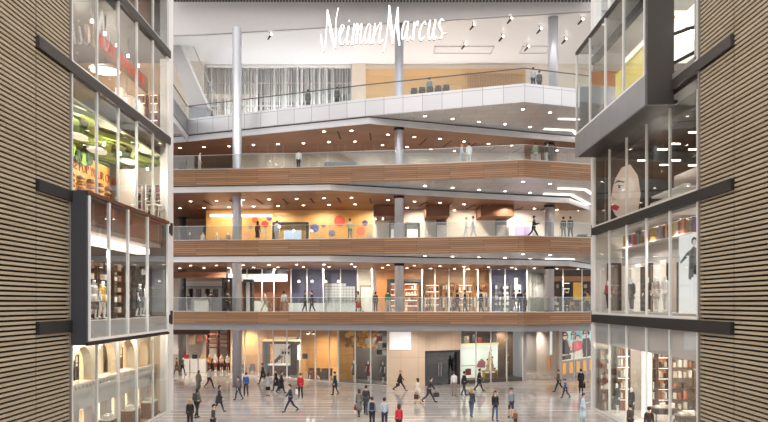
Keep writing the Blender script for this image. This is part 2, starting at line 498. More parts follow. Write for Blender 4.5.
MB().strip(IL5, 0, .2, 21.45, 21.93, WHITEB).part('white_band', b)
MB().slab([(-17.44, 62.5, 21.45), (-15.9, 47, 21.45), (-15.9, 47, 21.93), (-17.44, 62.5, 21.93)], (-.2, 0, 0), WHITEB).part('white_band', b)
MB().prism([(p[0], p[1] + .18) for p in IL5] + [(25, 77), (-25, 77)], 21.48, 21.6, WOODC).part('wood_soffit', b)
g = thing('glass_balustrade', 'clear glass balustrade with thin dark handrail on the top silver balcony', 'balustrade', (0, 58, 23.4))
pts = []
for (a, c), (d, e) in zip(FL5, FL5[1:]):
    n = max(1, round((d - a)/2.3)); pts += [(a + (d-a)*k/n, c + (e-c)*k/n) for k in range(n)]
pts.append(FL5[-1])
GL5 = glass('top_glass', '#f8fafa', .015, .2)
for p, q in zip(pts, pts[1:]):
    if p[0] > 18.5: continue
    dx = (q[0]-p[0])*.006
    MB().strip([(p[0]+dx, p[1]), (q[0]-dx, q[1])], .055, .085, 23.38, 24.5, GL5).part('glass_pane', g)
MB().strip(FL5, .04, .1, 24.5, 24.57, mat('#5b5a5c', .4, .5)).part('handrail', g)
MB().slab([(-17.5, 62.35, 24.5), (-15.96, 47, 24.5), (-15.96, 47, 24.57), (-17.5, 62.35, 24.57)], (-.06, 0, 0), mat('#5b5a5c', .4, .5)).part('handrail', g)
MB().slab([(-17.5, 62.35, 23.4), (-15.96, 47, 23.4), (-15.96, 47, 24.5), (-17.5, 62.35, 24.5)], (-.03, 0, 0), GL5).part('glass_pane', g)

# ------------------------------------------------------------------ round columns
CAPM = mat('#2f2a2a', .5, .3)
for nm, x, y, r, z1, zs, lab in (
        ('a', -12.3, 58.6, .38, 30.0, (16.37, 10.78, 5.3), 'round polished steel column left of the sign running through every level'),
        ('b', 1.25, 58.0, .37, 30.6, (21.5, 15.87, 10.28), 'round polished steel column behind the sign in the middle of the hall'),
        ('e', 13.62, 56.4, .4, 30.0, (), 'bright round column standing on the top level behind the balcony corner'),
        ('c', 15.0, 63.5, .42, 21.5, (21.5, 15.87, 10.28), 'round polished steel column near the right end of the balconies'),
        ('d', -20.9, 72.5, .38, 21.5, (15.87, 10.28, 4.76), 'dark steel column deep behind the left end of the balconies')):
    c = thing('column', lab, 'column', (x, y, 0), kind='structure')
    z0 = 5.91 if nm in 'bc' else 23.2 if nm == 'e' else 0
    MB().lathe((x, y, 0), [(r, z0), (r, z1)], STEEL if nm != 'd' else mat('#7a7678', .35, .6), 28).part('shaft', c, smooth=True)
    for z in zs:
        MB().lathe((x, y, 0), [(r+.015, z - .22), (r+.05, z - .2), (r+.05, z)], CAPM, 24).part('collar', c)
    for z in ((0,) if z0 == 0 else ()) + ((LV[2], LV[3], LV[4]) if nm != 'e' else (23.2,)):
        MB().lathe((x, y, 0), [(r+.03, z), (r+.03, z + .12)], mat('#6f6c6c', .3, .7), 24).part('base_ring', c)

# ------------------------------------------------------------------ recessed downlights and slots in the ceilings
ring = MB()
ring.lathe((0, 0, -.03), [(.17, 0), (.175, .03)], mat('#d8d2c8', .4, .3), 14)
ring.lathe((0, 0, -.036), [(.125, 0), (.125, .004)], LAMP, 14)
RINGM = ring.mesh('downlight')
def downlight(x, y, z, label, group):
    o = bpy.data.objects.new('ceiling_downlight', RINGM); COL.objects.link(o); o.location = (x, y, z)
    return tag(o, label, 'ceiling light', group)
RA = list(zip([190.6,216.5,243,269,296.5,324,351.5,388,414.4,440,464,488.5,511.7,534.5,557,578],
              [201.7,201,200.3,199.7,199,198.5,198,200.4,201.9,203,204.6,206,207,208.8,210,211]))
RB = list(zip([180,204,229,253.5,278,303.5,329,355,382.5,407,430.7,454.4,477,499,520.5,542,562.4,582.5],
              [208.5,208,207.5,206.7,206.2,205.7,205,204.6,206.8,208,209.3,210.4,212,213,214,215,216.5,217.4]))
NAME = {5: 'top', 4: 'fourth', 3: 'third', 2: 'second'}
for lv in (4, 3, 2):
    for row, nm in ((RA, 'front'), (RB, 'back')):
        pts = []
        for px, py in row:
            y = 8.82*FP/(HY - py); x = wx(px, y)
            lim = ylerp(IL5 if lv == 4 else IL, x)
            if y > lim + .9: pts.append((x, y))
        for k, (x, y) in enumerate(pts):
            downlight(x, y, ZC[lv], '%s downlight from the left, %s row, wood ceiling over the %s level' % (ORD[k], nm, NAME[lv]),
                      'downlights in the wood ceiling over the %s level' % NAME[lv])
WED = [(425,115.8),(452.5,118.6),(479,121.6),(505,124),(530,126.6),(523,109),(550,112.2)]
for lv in (5, 4, 3):
    for k, (px, py) in enumerate(WED):
        y = 15*FP/(HY - py); x = wx(px, y)
        row = 'rear' if k < 5 else 'front'; i = k if k < 5 else k - 5
        downlight(x, y, ZB[lv] + (.0 if lv == 5 else .02), '%s downlight from the left, %s row, silver underside of the %s level balcony' % (ORD[i], row, NAME[lv]),
                  'downlights in the silver underside of the %s balcony' % NAME[lv])

for lv in (4, 3):
    sl = []
    for (p, q) in zip(RA, RA[1:]):
        px = (p[0]+q[0])/2; py = (p[1]+q[1])/2
        y = 8.82*FP/(HY - py); x = wx(px, y)
        if y < ylerp(IL5 if lv == 4 else IL, x) + 1.0: continue
        sl.append((x, y))
    for k, (x, y) in enumerate(sl):
        d = Vector((.02, 1)) if x < -1 else Vector((-.2, 1)); d.normalize(); n = Vector((-d.y, d.x))*.07
        a = Vector((x, y)) + d*.1; c = Vector((x, y)) + d*2.9
        MB().prism([tuple(a-n), tuple(a+n), tuple(c+n), tuple(c-n)], ZC[lv] - .03, ZC[lv] + .01, mat('#1d1715', .6)).one(
            'slot_vent', '%s black slot vent from the left, wood ceiling over the %s level' % (ORD[k], NAME[lv]), 'vent',
            'black slot vents in the wood ceiling over the %s level' % NAME[lv])

# bright linear lights that fold across the right end of the silver undersides
def path_light(pts, z, label):
    p = [Vector(q) for q in pts]
    mb = MB()
    for a, c in zip(p, p[1:]):
        d = (c - a).normalized(); n = Vector((-d.y, d.x))*.1
        mb.prism([tuple(a-n), tuple(a+n), tuple(c+n), tuple(c-n)], z - .05, z - .005, COVE)
    mb.one('linear_light', label, 'linear light', 'folded linear lights under the balconies')
path_light([(13.7, 60.1), (16.2, 60.6), (19.5, 66.5)], 16.37, 'long folded linear light under the fourth level balcony, right end')
path_light([(14.2, 57.2), (16.6, 57.8), (18.6, 61.5)], 16.37, 'short folded linear light nearer the edge of the fourth level balcony')
path_light([(13.8, 60.3), (16.4, 60.8), (17.4, 62.8)], 22.0, 'long folded linear light under the top level balcony')
path_light([(14.2, 57.0), (16.6, 57.2)], 22.0, 'short linear light under the top level balcony')
path_light([(13.8, 59.8), (16.4, 60.4)], 10.78, 'linear light under the third level balcony, right end')
# ------------------------------------------------------------------ top level hall
CEILW = mat('#ebeaea', .3, 0, spec=.5)
MB().prism([(-26, 61.3), (-15, 60), (15.5, 55.4), (26, 54.3), (26, 77), (-26, 77)], 30.0, 30.2, CEILW).one('ceiling', kind='structure')
BULK = mat('#c2bebd', .6)
BL = [(-26, 60.9), (-15, 59.8), (15.5, 55.2), (26, 54)]
MB().strip(BL, 0, .3, 30.0, 34.5, BULK).one('wall_bulkhead', kind='structure')
# dotted dark slat edge along the very top
mb = MB(); x = -18.2
while x < 16:
    y = ylerp(BL, x) - 1.2
    mb.box(x, x + .16, y, y + .25, wz(.8, y), 34, mat('#2f2825', .6)); x += .26
mb.box(-16.2, 16.2, 57.0, 57.1, 33, 34, mat('#2f2825', .6))
mb.one('slatted_screen', 'dark finely slatted edge along the very top of the hall', 'screen', kind='structure')

# back wall: warm timber in the middle, cream to the sides
AMBER = boards('amber_wall', '#e0b988', '#d6ac79', '#c79a66', 3.0, .9, 'xz', rough=.5, mortar=.006, grain=.1)
MB().box(-1.75, 13.6, 67.2, 67.4, 23.2, 29.5, AMBER).one('wall_back', kind='structure')
MB().box(-3.1, 25, 67.4, 67.6, 23.2, 30.0, mat('#efe4d6', .5)).one('wall_back', kind='structure')
MB().box(-3.1, -1.75, 67.1, 67.4, 23.2, 30.0, mat('#e8d8c6', .5)).one('wall_back', kind='structure')
MB().box(-26, -17.2, 66.6, 66.9, 23.2, 30, mat('#e6d9c9', .5)).one('wall_back', kind='structure')
# slatted timber screen
s = thing('slatted_screen', 'pale vertical timber slat screen on the back wall of the top level', 'screen', (11, 66.9, 23.2))
mb = MB(); x = 7.9
while x < 13.4:
    mb.box(x, x + .07, 66.9, 67.1, 26.2, 28.9, mat('#d9b389', .5)); x += .24
mb.part('slats', s)
MB().box(7.8, 13.5, 66.92, 67.12, 28.9, 29.0, mat('#c49a6c', .5)).part('top_rail', s)
MB().box(7.8, 13.5, 66.92, 67.12, 26.1, 26.2, mat('#c49a6c', .5)).part('bottom_rail', s)
t = MB().box(5.4, 7.75, 67.0, 67.2, 26.4, 26.85, mat('#fff6e6', .5, emit=1.5)).one('light_shelf', 'bright horizontal light strip on the timber back wall', 'linear light')

# window wall with sheer strands and the building outside
w = thing('window_14', 'full height window behind the sheer strand curtain on the top level', 'window', (-10, 68.4, 23.2), kind='structure')
for x in (-17.2, -13.6, -10.2, -6.8, -3.2):
    MB().box(x - .07, x + .07, 68.3, 68.5, 23.2, 30, MULL).part('mullion', w)
for z in (23.2, 26.2, 28.4, 29.8):
    MB().box(-17.2, -3.2, 68.3, 68.5, z, z + .12, MULL).part('transom', w)
MB().box(-17.2, -3.2, 68.39, 68.41, 23.2, 30, GLASS).part('glass_pane', w)
cr = MB(); r2 = random.Random(4)
CURT = frosted('sheer_strand', '#fbf8f5', .12, .8)
def strand(x, wd, z0, z1, y):
    n = 5
    a = [(x - wd/2 + wd*i/(n-1), y + .06*math.sin(i*1.9 + x*3)) for i in range(n)]
    cr.strip(a, 0, .012, z0, z1, CURT)
x = -16.9
while x < -3.3:
    wd = r2.choice((.05, .07, .1, .16, .24)); strand(x, wd, 23.25, 29.75, 67.6 + r2.uniform(0, .3)); x += wd + r2.choice((.03, .06, .1, .16, .22))
cr.one('sheer_curtain', 'white sheer strand curtain hanging before the top level window', 'curtain', smooth=True)
CV = mat('#5d5a58', .5)
MB().box(-17.1, -3.2, 67.5, 68.0, 29.75, 29.95, mat('#f2ece6', .5)).one('curtain_track', 'white curtain track along the ceiling above the sheer strands', 'curtain track')
# buildings outside the window
def outside(x0, x1, y, z1, c, cw, label, dz):
    bt = thing('building', label, 'building', ((x0+x1)/2, y, 14))
    MB().box(x0, x1, y, y + 6, 14, z1, mat(c, .8)).part('facade', bt)
    z = 20.0; k = 0
    while z < z1 - 1:
        mb = MB(); x = x0 + .4
        while x < x1 - 1.2:
            mb.box(x, x + 1.0, y - .05, y + .02, z, z + dz*.55, mat(cw, .3)); x += 1.5
        mb.part('window_row', bt); z += dz; k += 1
outside(-30, -15.2, 82, 44, '#c9b9a6', '#8a8078', 'beige building outside, seen through the left part of the strands', 2.4)
outside(-15, -7.5, 84, 44, '#b9b5b1', '#77736f', 'grey building outside, seen through the middle of the strands', 2.0)
outside(-7.3, 6, 82, 44, '#a9a4a0', '#6b6764', 'darker grey building outside, seen through the right part of the strands', 2.7)

# sloping escalator truss at the left
e = thing('escalator', 'pale grey sloping escalator climbing out of view at the upper left', 'escalator', (-17.2, 61.5, 23.2))
TR = mat('#b4b1b0', .45, .2)
ye = 62.5
pts = [(188.5, 105), (207.5, 108), (174.8, 36), (163, 20), (163, 45)]
MB().slab([(wx(p, ye), ye, wz(q, ye)) for p, q in ((189, 105), (208, 108), (175, 34), (160, 3), (160, 25))], (0, 1.0, 0), TR).part('truss', e)
MB().slab([(wx(p, ye), ye + .1, wz(q, ye)) for p, q in ((208, 108), (210, 108), (177, 34), (162, 3), (160, 3), (175, 34))], (0, .8, 0), mat('#e4e1df', .4, .2)).part('side_panel', e)
MB().slab([(wx(p, ye), ye + .3, wz(q, ye)) for p, q in ((210, 107), (216, 98), (184, 26), (165, -10), (162, 3), (177, 34))], (0, .03, 0), GLASS).part('glass_balustrade', e)
MB().tube([(wx(p, ye), ye + .32, wz(q, ye)) for p, q in ((216, 98), (184, 26), (165, -10))], .05, mat('#b9b6b4', .4, .3)).part('handrail', e)
MB().box(wx(189, ye), wx(207, ye), ye - .1, ye + 1.1, 23.2, wz(105.5, ye), mat('#a5a4aa', .3, .4)).part('landing_panel', e)

# ceiling spotlights
def spotlight(px, py, label):
    y = 23*FP/(HY - py); x = wx(px, y)
    t = thing('ceiling_spotlight', label, 'spotlight', (x, y, 30.0), group='spotlights on the white top ceiling')
    MB().box(x - .12, x + .12, y - .12, y + .12, 29.93, 30.0, WHITE).part('mount', t)
    MB().tube([(x, y, 29.95), (x, y, 29.7)], .03, DARKG, 6).part('stem', t)
    d = Vector((.42, -.3, .45)); a = Vector((x, y, 29.55))
    MB().tube([a - d*.5, a - d*.1, a + d*.2], [.06, .085, .085], mat('#4a4443', .45, .3), 12).part('lamp_body', t)
    MB().tube([a + d*.2, a + d*.4], [.09, .1], mat('#fffaf0', .5, emit=4), 12).part('lamp_head', t)
for k, (px, py, q) in enumerate(((472.7, 21, 'upper left of the bright cluster'), (501.5, 33, 'second from left in the middle row'), (464, 41, 'lowest and leftmost of the cluster'),
                  (539.5, 25, 'beside the top of the right column'), (527, 43, 'lowest in the middle of the cluster'), (581, 15.5, 'far right near the glass box'),
                  (564.5, 35.5, 'right of the right column, lower'), (510, 14.5, 'small one close to the bulkhead'), (270, 31, 'alone at the left above the curtain'))):
    spotlight(px, py, 'white ceiling spotlight, ' + q)
for k, (a, c, lab) in enumerate(((434, 493, 'shallow rectangular ceiling recess left of centre'), (521, 549, 'shallow rectangular ceiling recess at the right column'))):
    mb = MB(); y0, y1 = 62.6, 64.4
    x0, x1 = wx(a, 63.4), wx(c, 63.4)
    for q in ((x0, x1, y0, y0+.08), (x0, x1, y1-.08, y1), (x0, x0+.08, y0, y1), (x1-.08, x1, y0, y1)):
        mb.box(q[0], q[1], q[2], q[3], 29.9, 30.0, mat('#d9d3cd', .5))
    mb.one('trim_5', kind='structure')

# row of grey lounge chairs by the balustrade
GREYC = mat('#6c6866', .7)
def lounge_chair(x, y):
    t = thing('lounge_chair', 'x', 'chair', (x, y, 23.2), group='grey lounge chairs on the top balcony')
    MB().bev(x-.25, x+.25, y-.3, y+.3, 23.58, 23.72, GREYC, .04).part('seat', t)
    MB().bev(x-.24, x+.24, y-.3, y-.18, 23.72, 24.0, GREYC, .04).part('backrest', t)
    for a in (-.22, .22):
        MB().bev(x+a-.05, x+a+.05, y-.28, y+.28, 23.72, 23.82, GREYC, .03).part('armrest', t)
        for c in (-.25, .25):
            MB().tube([(x+a, y+c, 23.2), (x+a*.95, y+c*.95, 23.6)], .025, DARKG, 6).part('leg', t)
    return t
for k in range(5):
    px = 414 + 8.0*k; y = ylerp(FL5, wx(px, 54.6)) + .62
    lounge_chair(wx(px, y), y)['label'] = '%s grey lounge chair from the left in the row behind the top balustrade' % ORD[k]

# ------------------------------------------------------------------ the script lettering
SIGN = mat('#ffffff', .4, emit=.9)
s = thing('lettering_sign', 'big white tall script lettering hung before the grey bulkhead', 'sign', (0, 56, 26.5))
def letter(zx0, zoom, strokes):
    mb = MB()
    for st in strokes:
        wds = st[0]; p = [Vector((zx0 + a/zoom, c/zoom)) for a, c in st[1]]
        # smooth through the points
        q = []
        if len(p) == 2: q = [p[0].lerp(p[1], t/4) for t in range(5)]
        else:
            ext = [p[0]*2 - p[1]] + p + [p[-1]*2 - p[-2]]
            for i in range(1, len(ext) - 2):
                a, b_, c, d = ext[i-1:i+3]
                for j in range(6):
                    t = j/6
                    q.append(.5*((2*b_) + (c-a)*t + (2*a-5*b_+4*c-d)*t*t + (3*b_-a-3*c+d)*t**3))
            q.append(p[-1])
        n = len(q); vs = []; fs = []
        for i, v in enumerate(q):
            d = (q[min(i+1, n-1)] - q[max(i-1, 0)]).normalized(); nn = Vector((-d.y, d.x))
            t = i/(n-1); k = len(wds)-1; f = t*k; i0 = min(int(f), k-1); wd = .78*(wds[i0] + (wds[i0+1]-wds[i0])*(f-i0))
            for sgn, dy in ((-1, 0), (1, 0), (1, .22), (-1, .22)):
                e_ = v + nn*wd*sgn*.5
                y = 57.3 + (e_.x - 322)*(-2.0/122) + dy
                vs.append((wx(v.x + nn.x*wd*sgn*.5, y - dy), y, wz(e_.y, y - dy)))
        for i in range(n-1):
            for k in (1, 2, 3): fs.append((4*i+k, 4*i+4+k, 4*i+4+(k+1)%4, 4*i+(k+1)%4))
        fs += [(3, 2, 1, 0), (4*n-4, 4*n-3, 4*n-2, 4*n-1)]
        mb.add(vs, fs, mat('#77706c', .5))  # grey sides paint in the shadow under each letter
        mb.add(vs, [(4*i, 4*i+4, 4*i+5, 4*i+1) for i in range(n-1)], SIGN)
    mb.part('letter', s)
TH, TK = 1.1, 2.9
def L1(*st): letter(318, 7.27, st)
def L2(*st): letter(380, 7.28, st)
L1(([1.0, 1.5, 1.3, 1.6], [(22, 250), (28, 330), (40, 372), (52, 320), (62, 200), (70, 72)]), ([1.6, 3.4, 3.4, 2.2], [(68, 70), (85, 170), (104, 270), (124, 350)]), ([1.4, 1.1, 1.4], [(124, 350), (130, 260), (130, 160), (147, 56)]))
L1(([1, 1.6, 1.4, 2.4, 1.4, 1], [(152, 285), (176, 230), (188, 190), (170, 188), (156, 250), (162, 312), (180, 322), (198, 290)]))
L1(([2.2, 2.2, 1.2], [(224, 188), (208, 290), (214, 322), (232, 300)]), ([3.0, 3.0], [(224, 152), (231, 152)]))
L1(([2.0, 2.4], [(264, 172), (248, 325)]), ([1, 1.2, 2.2, 2.2], [(250, 290), (272, 200), (288, 180), (276, 318)]), ([1, 1.2, 2.2, 1.2], [(278, 290), (302, 200), (318, 178), (306, 290), (312, 316), (330, 290)]))
L1(([1.2, 1.6, 2.2, 1.2, 1.2, 2.2, 1.2], [(382, 180), (362, 182), (342, 250), (346, 312), (364, 290), (384, 178), (374, 290), (382, 316), (398, 290)]))
L1(([2.0, 2.2], [(416, 168), (400, 315)]), ([1, 1.2, 2.2, 1.2], [(402, 285), (432, 200), (458, 170), (444, 290), (452, 316), (474, 285)]))
L2(([1.6, 1.2, 1.6], [(24, 376), (42, 300), (58, 170), (69, 38)]), ([2.0, 3.6, 3.2, 2.0], [(67, 38), (76, 150), (86, 240), (94, 320)]), ([1.2, 1.2, 1.6], [(94, 320), (106, 220), (131, 52)]), ([1.8, 3.6, 3.4, 2.0], [(130, 52), (128, 150), (132, 240), (142, 332)]))
L2(([1.2, 1.6, 2.4, 1.2, 1.2, 2.2, 1.0], [(200, 160), (180, 160), (160, 230), (165, 285), (182, 265), (208, 158), (194, 260), (202, 292), (222, 262)]))
L2(([2.2, 2.4], [(252, 160), (238, 292)]), ([1, 1.2, 2.2, 1.2], [(242, 240), (262, 172), (278, 158), (270, 190)]))
L2(([1.6, 1.4, 2.4, 1.2], [(332, 182), (326, 155), (298, 200), (286, 262), (300, 292), (326, 262)]))
L2(([2.2, 2.2, 1.2, 1.2], [(366, 146), (350, 250), (358, 284), (376, 265), (404, 142)]), ([2.2, 2.2, 1.0], [(404, 142), (388, 260), (396, 286), (414, 262)]))
L2(([1.2, 1.8, 2.6, 2.0, 1.2], [(466, 152), (446, 140), (430, 185), (452, 235), (446, 274), (424, 276)]), ([1, .8], [(456, 250), (488, 236)]))
# ------------------------------------------------------------------ people
SKIN = [mat('#d9ae92', .5), mat('#c08c6c', .5), mat('#8a5a40', .5), mat('#e3bda3', .5)]
EYE = mat('#201814', .3); LIPS = mat('#a8605a', .5)
def skin_obj(name, parent, nodes, edges, m, extra=None, root=0):
    """one continuous surface grown over a skeleton: nodes = [(co, rx, ry)]"""
    me = bpy.data.meshes.new(name)
    me.from_pydata([n[0] for n in nodes], edges, [])
    me.materials.append(m)
    o = bpy.data.objects.new(name, me); COL.objects.link(o); o.parent = parent
    LOC[o.name] = LOC[parent.name]
    sk = o.modifiers.new('skin', 'SKIN'); sk.use_smooth_shade = True
    for k, d in enumerate(me.skin_vertices[0].data):
        d.radius = (nodes[k][1], nodes[k][2]); d.use_root = (k == root)
    sb = o.modifiers.new('sub', 'SUBSURF'); sb.levels = 1; sb.render_levels = 1
    PENDING.append((o, extra))
    return o

def V(*a): return Vector(a)
def pose(h, stride, bend=0.0, arms=None, bent=(.25, .35)):
    """joint positions for a figure facing -Y, standing at z = 0"""
    s = h / 1.75; J = {}
    def down(a): return V(0, -math.sin(a), -math.cos(a))
    hip = .93*s
    J['pelvis'] = V(0, 0, hip + .03*s)
    lean = bend + .06*min(1, stride/.4)
    up = V(0, -math.sin(lean), math.cos(lean))
    J['belly'] = J['pelvis'] + up*.17*s
    J['chest'] = J['pelvis'] + up*.36*s
    J['neck0'] = J['pelvis'] + up*.52*s
    J['neck1'] = J['neck0'] + (up + V(0, -.1, 0))*.07*s
    J['head'] = J['neck1'] + V(0, -.02, .12)*s
    J['crown'] = J['head'] + V(0, .01, .07)*s
    for sd, sg in (('R', 1), ('L', -1)):
        ph = stride*sg
        th = ph if ph > 0 else ph*.75
        fl = .12 if ph >= 0 else .12 + .75*abs(stride)
        J['hip'+sd] = V(.088*sg*s, 0, hip)
        J['knee'+sd] = J['hip'+sd] + down(th)*.44*s
        J['ank'+sd] = J['knee'+sd] + down(th - fl)*.41*s
        ft = 0 if ph >= 0 else .5*abs(stride)/.45
        J['toe'+sd] = J['ank'+sd] + V(.015*sg, -.15*math.cos(ft), -.055 - .12*math.sin(ft))*s
        sw = -.75*stride*sg if arms is None else 0
        a = sw; out = .1
        J['sho'+sd] = J['neck0'] + V(.165*sg, .0, -.05)*s
        if arms is not None and arms.get(sd) is not None:
            a, fa, out = arms[sd]
        else:
            fa = a + (bent[0] if a < 0 else bent[1])
        J['elb'+sd] = J['sho'+sd] + V(out*sg*.28, -math.sin(a)*.28, -math.cos(a)*.28)*s
        J['wri'+sd] = J['elb'+sd] + V(.02*sg, -math.sin(fa)*.25, -math.cos(fa)*.25)*s
        J['palm'+sd] = J['wri'+sd] + (J['wri'+sd] - J['elb'+sd]).normalized()*.075*s
    low = min(min(J['ank'+q].z - .075*s, J['toe'+q].z - .028*s) for q in 'RL')
    for k in J: J[k] = J[k] - V(0, 0, low)
    return J, s

ARMS_PHONE = {'R': (.25, 1.9, .15), 'L': None}
def figure(root, h, stride, skin, top, bottom, shoe, hair=('short', '#2a211c'), wear='pants', coat=0.0, female=False,
           bend=0.0, arms=None, sleeves=True, rnd=None, hat=None, faceless=False):
    J, s = pose(h, stride, bend, arms)
    f = .92 if female else 1.0
    for q, sg in (('R', 1), ('L', -1)):
        for k in ('sho', 'elb', 'wri', 'palm'): J[k+q].x *= f
    N, E, ix = [], [], {}
    def nd(k, rx, ry=None, co=None):
        ix[k] = len(N); N.append((J[k] if co is None else co, rx*s, (ry or rx)*s)); return ix[k]
    def ed(a, b): E.append((ix[a], ix[b]))
    nd('pelvis', .125, .1); nd('belly', .115*f, .09); nd('chest', .14*f, .1); nd('neck0', .075, .065); nd('neck1', .052, .055)
    nd('head', .08, .1); nd('crown', .066, .082)
    for a, b in zip(('pelvis', 'belly', 'chest', 'neck0', 'neck1', 'head'), ('belly', 'chest', 'neck0', 'neck1', 'head', 'crown')): ed(a, b)
    for q in 'RL':
        nd('hip'+q, .088, .09); nd('knee'+q, .056); nd('ank'+q, .038); nd('toe'+q, .034, .026)
        ed('pelvis', 'hip'+q); ed('hip'+q, 'knee'+q); ed('knee'+q, 'ank'+q); ed('ank'+q, 'toe'+q)
        nd('sho'+q, .056); nd('elb'+q, .041); nd('wri'+q, .029); nd('palm'+q, .034, .02)
        ed('neck0', 'sho'+q); ed('sho'+q, 'elb'+q); ed('elb'+q, 'wri'+q); ed('wri'+q, 'palm'+q)
    X_ = MB(); hd = J['head']
    if not faceless:
        X_.ball(hd + V(0, -.105, -.012)*s, .02*s, skin, 6, .8, 1, 1.4)
        for sg in (1, -1):
            X_.ball(hd + V(.034*sg, -.094, .02)*s, .012*s, EYE, 6)
            X_.ball(hd + V(.083*sg, .005, 0)*s, .024*s, skin, 6, .5, .8, 1.3)
        X_.ball(hd + V(0, -.094, -.05)*s, .02*s, LIPS, 6, 1.2, .6, .4)
    for q, sg in (('R', 1), ('L', -1)):
        pl = J['palm'+q]; d = (pl - J['wri'+q]).normalized()
        sd = Vector((0, -1, 0)); sd = (sd - d*sd.dot(d)).normalized(); inn = d.cross(sd)*sg
        for k, ln in enumerate((.062, .072, .068, .052)):
            b0 = pl - d*.01*s + sd*(.026 - .017*k)*s
            m1 = b0 + d*ln*.55*s; m2 = m1 + (d*.8 - inn*-.35)*ln*.5*s
            X_.tube([b0, m1, m2], [.0095*s, .0085*s, .006*s], skin, 5)
        b0 = J['wri'+q] + d*.03*s + sd*.02*s
        X_.tube([b0, b0 + (d*.5 + sd*.7)*.04*s, b0 + (d*.9 + sd*.55)*.065*s], [.012*s, .01*s, .007*s], skin, 5)
    skin_obj('body', root, N, E, skin, X_)
    # top: torso and sleeves
    N, E, ix = [], [], {}
    nd('hem', .15, .128, J['pelvis'] - V(0, 0, .1)*s); nd('pelvis', .146, .122); nd('belly', .138*f, .114); nd('chest', .158*f, .122); nd('neck0', .09, .08)
    for a, b in zip(('hem', 'pelvis', 'belly', 'chest'), ('pelvis', 'belly', 'chest', 'neck0')): ed(a, b)
    for q in 'RL':
        nd('sho'+q, .074); ed('neck0', 'sho'+q)
        if sleeves:
            nd('elb'+q, .057); nd('wri'+q, .043); ed('sho'+q, 'elb'+q); ed('elb'+q, 'wri'+q)
        else:
            J['slv'+q] = J['sho'+q].lerp(J['elb'+q], .6); nd('slv'+q, .06); ed('sho'+q, 'slv'+q)
    skin_obj('coat' if coat > .25 else 'jacket', root, N, E, top)
    if coat > 0:
        L = coat*s; pc = J['pelvis']; sw = abs(stride)
        MB().lathe(pc + V(0, .02*sw, 0), [(.15*s, .16*s), (.165*s, 0), ((.175 + .2*sw*L)*s, -L*.6), ((.185 + .33*sw*L)*s, -L), (.02, -L*.97)], top, 14, .95*f, .95 + .5*sw).part(
            'coat_skirt' if coat > .25 else 'jacket_hem', root, smooth=True, local=True)
    if wear == 'skirt':
        L = .5*s; pc = J['pelvis']; sw = abs(stride)
        MB().lathe(pc, [(.135*s, .1*s), (.16*s, -.05*s), ((.17+.16*sw)*s, -L), (.02, -L*.97)], bottom, 14, .95, .95 + .4*sw).part('skirt', root, smooth=True, local=True)
    else:
        N, E, ix = [], [], {}
        nd('pelvis', .134, .115)
        for q in 'RL':
            nd('hip'+q, .1, .105); ed('pelvis', 'hip'+q); nd('knee'+q, .069); ed('hip'+q, 'knee'+q)
            if wear == 'pants': nd('ank'+q, .054); ed('knee'+q, 'ank'+q)
        skin_obj('trousers' if wear == 'pants' else 'shorts', root, N, E, bottom)
    for q in 'RL':
        a, t = J['ank'+q], J['toe'+q]
        MB().tube([a + V(0, .05, -.03)*s, a + V(0, .0, -.02)*s, a.lerp(t, .6) + V(0, 0, -.005)*s, t + V(0, -.03, 0)*s], [.03*s, .047*s, .043*s, .026*s], shoe, 8).part('shoe', root, smooth=True, local=True)
    if hair:
        kind, hc = hair; hm = mat(hc, .6); mb = MB()
        c = hd + V(0, .012, .035)*s
        vs, fs = [], []; n, k = 14, 9
        for i in range(k+1):
            th = math.pi*i/k
            for j in range(n):
                a = 2*math.pi*j/n
                x, y, z = math.sin(th)*math.cos(a), math.sin(th)*math.sin(a), math.cos(th)
                r = .108*s
                front = max(0, -y)
                if z < .35 and y < -.2: r *= .72
                zz = z*r*1.02
                if z < 0:
                    if kind == 'long' and y > -.25: zz = z*(.3*s)
                    elif kind == 'bob' and y > -.25: zz = z*(.16*s)
                    elif kind == 'short' and y < .1: r *= .8
                vs.append(c + V(x*r*.95, y*r*1.08, zz))
        for i in range(k):
            for j in range(n): fs.append((i*n+j, (i+1)*n+j, (i+1)*n+(j+1)%n, i*n+(j+1)%n))
        mb.add(vs, fs, hm)
        if kind == 'bun': mb.ball(hd + V(0, .1, .09)*s, .05*s, hm, 8)
        mb.part('hair', root, smooth=True, local=True)
    if hat:
        MB().lathe(hd + V(0, 0, .045)*s, [(.112*s, -.01), (.114*s, .03*s), (.1*s, .07*s), (.05*s, .1*s)], mat(hat, .7), 14, .95, 1.08).part('cap', root, smooth=True, local=True)
    return J, s

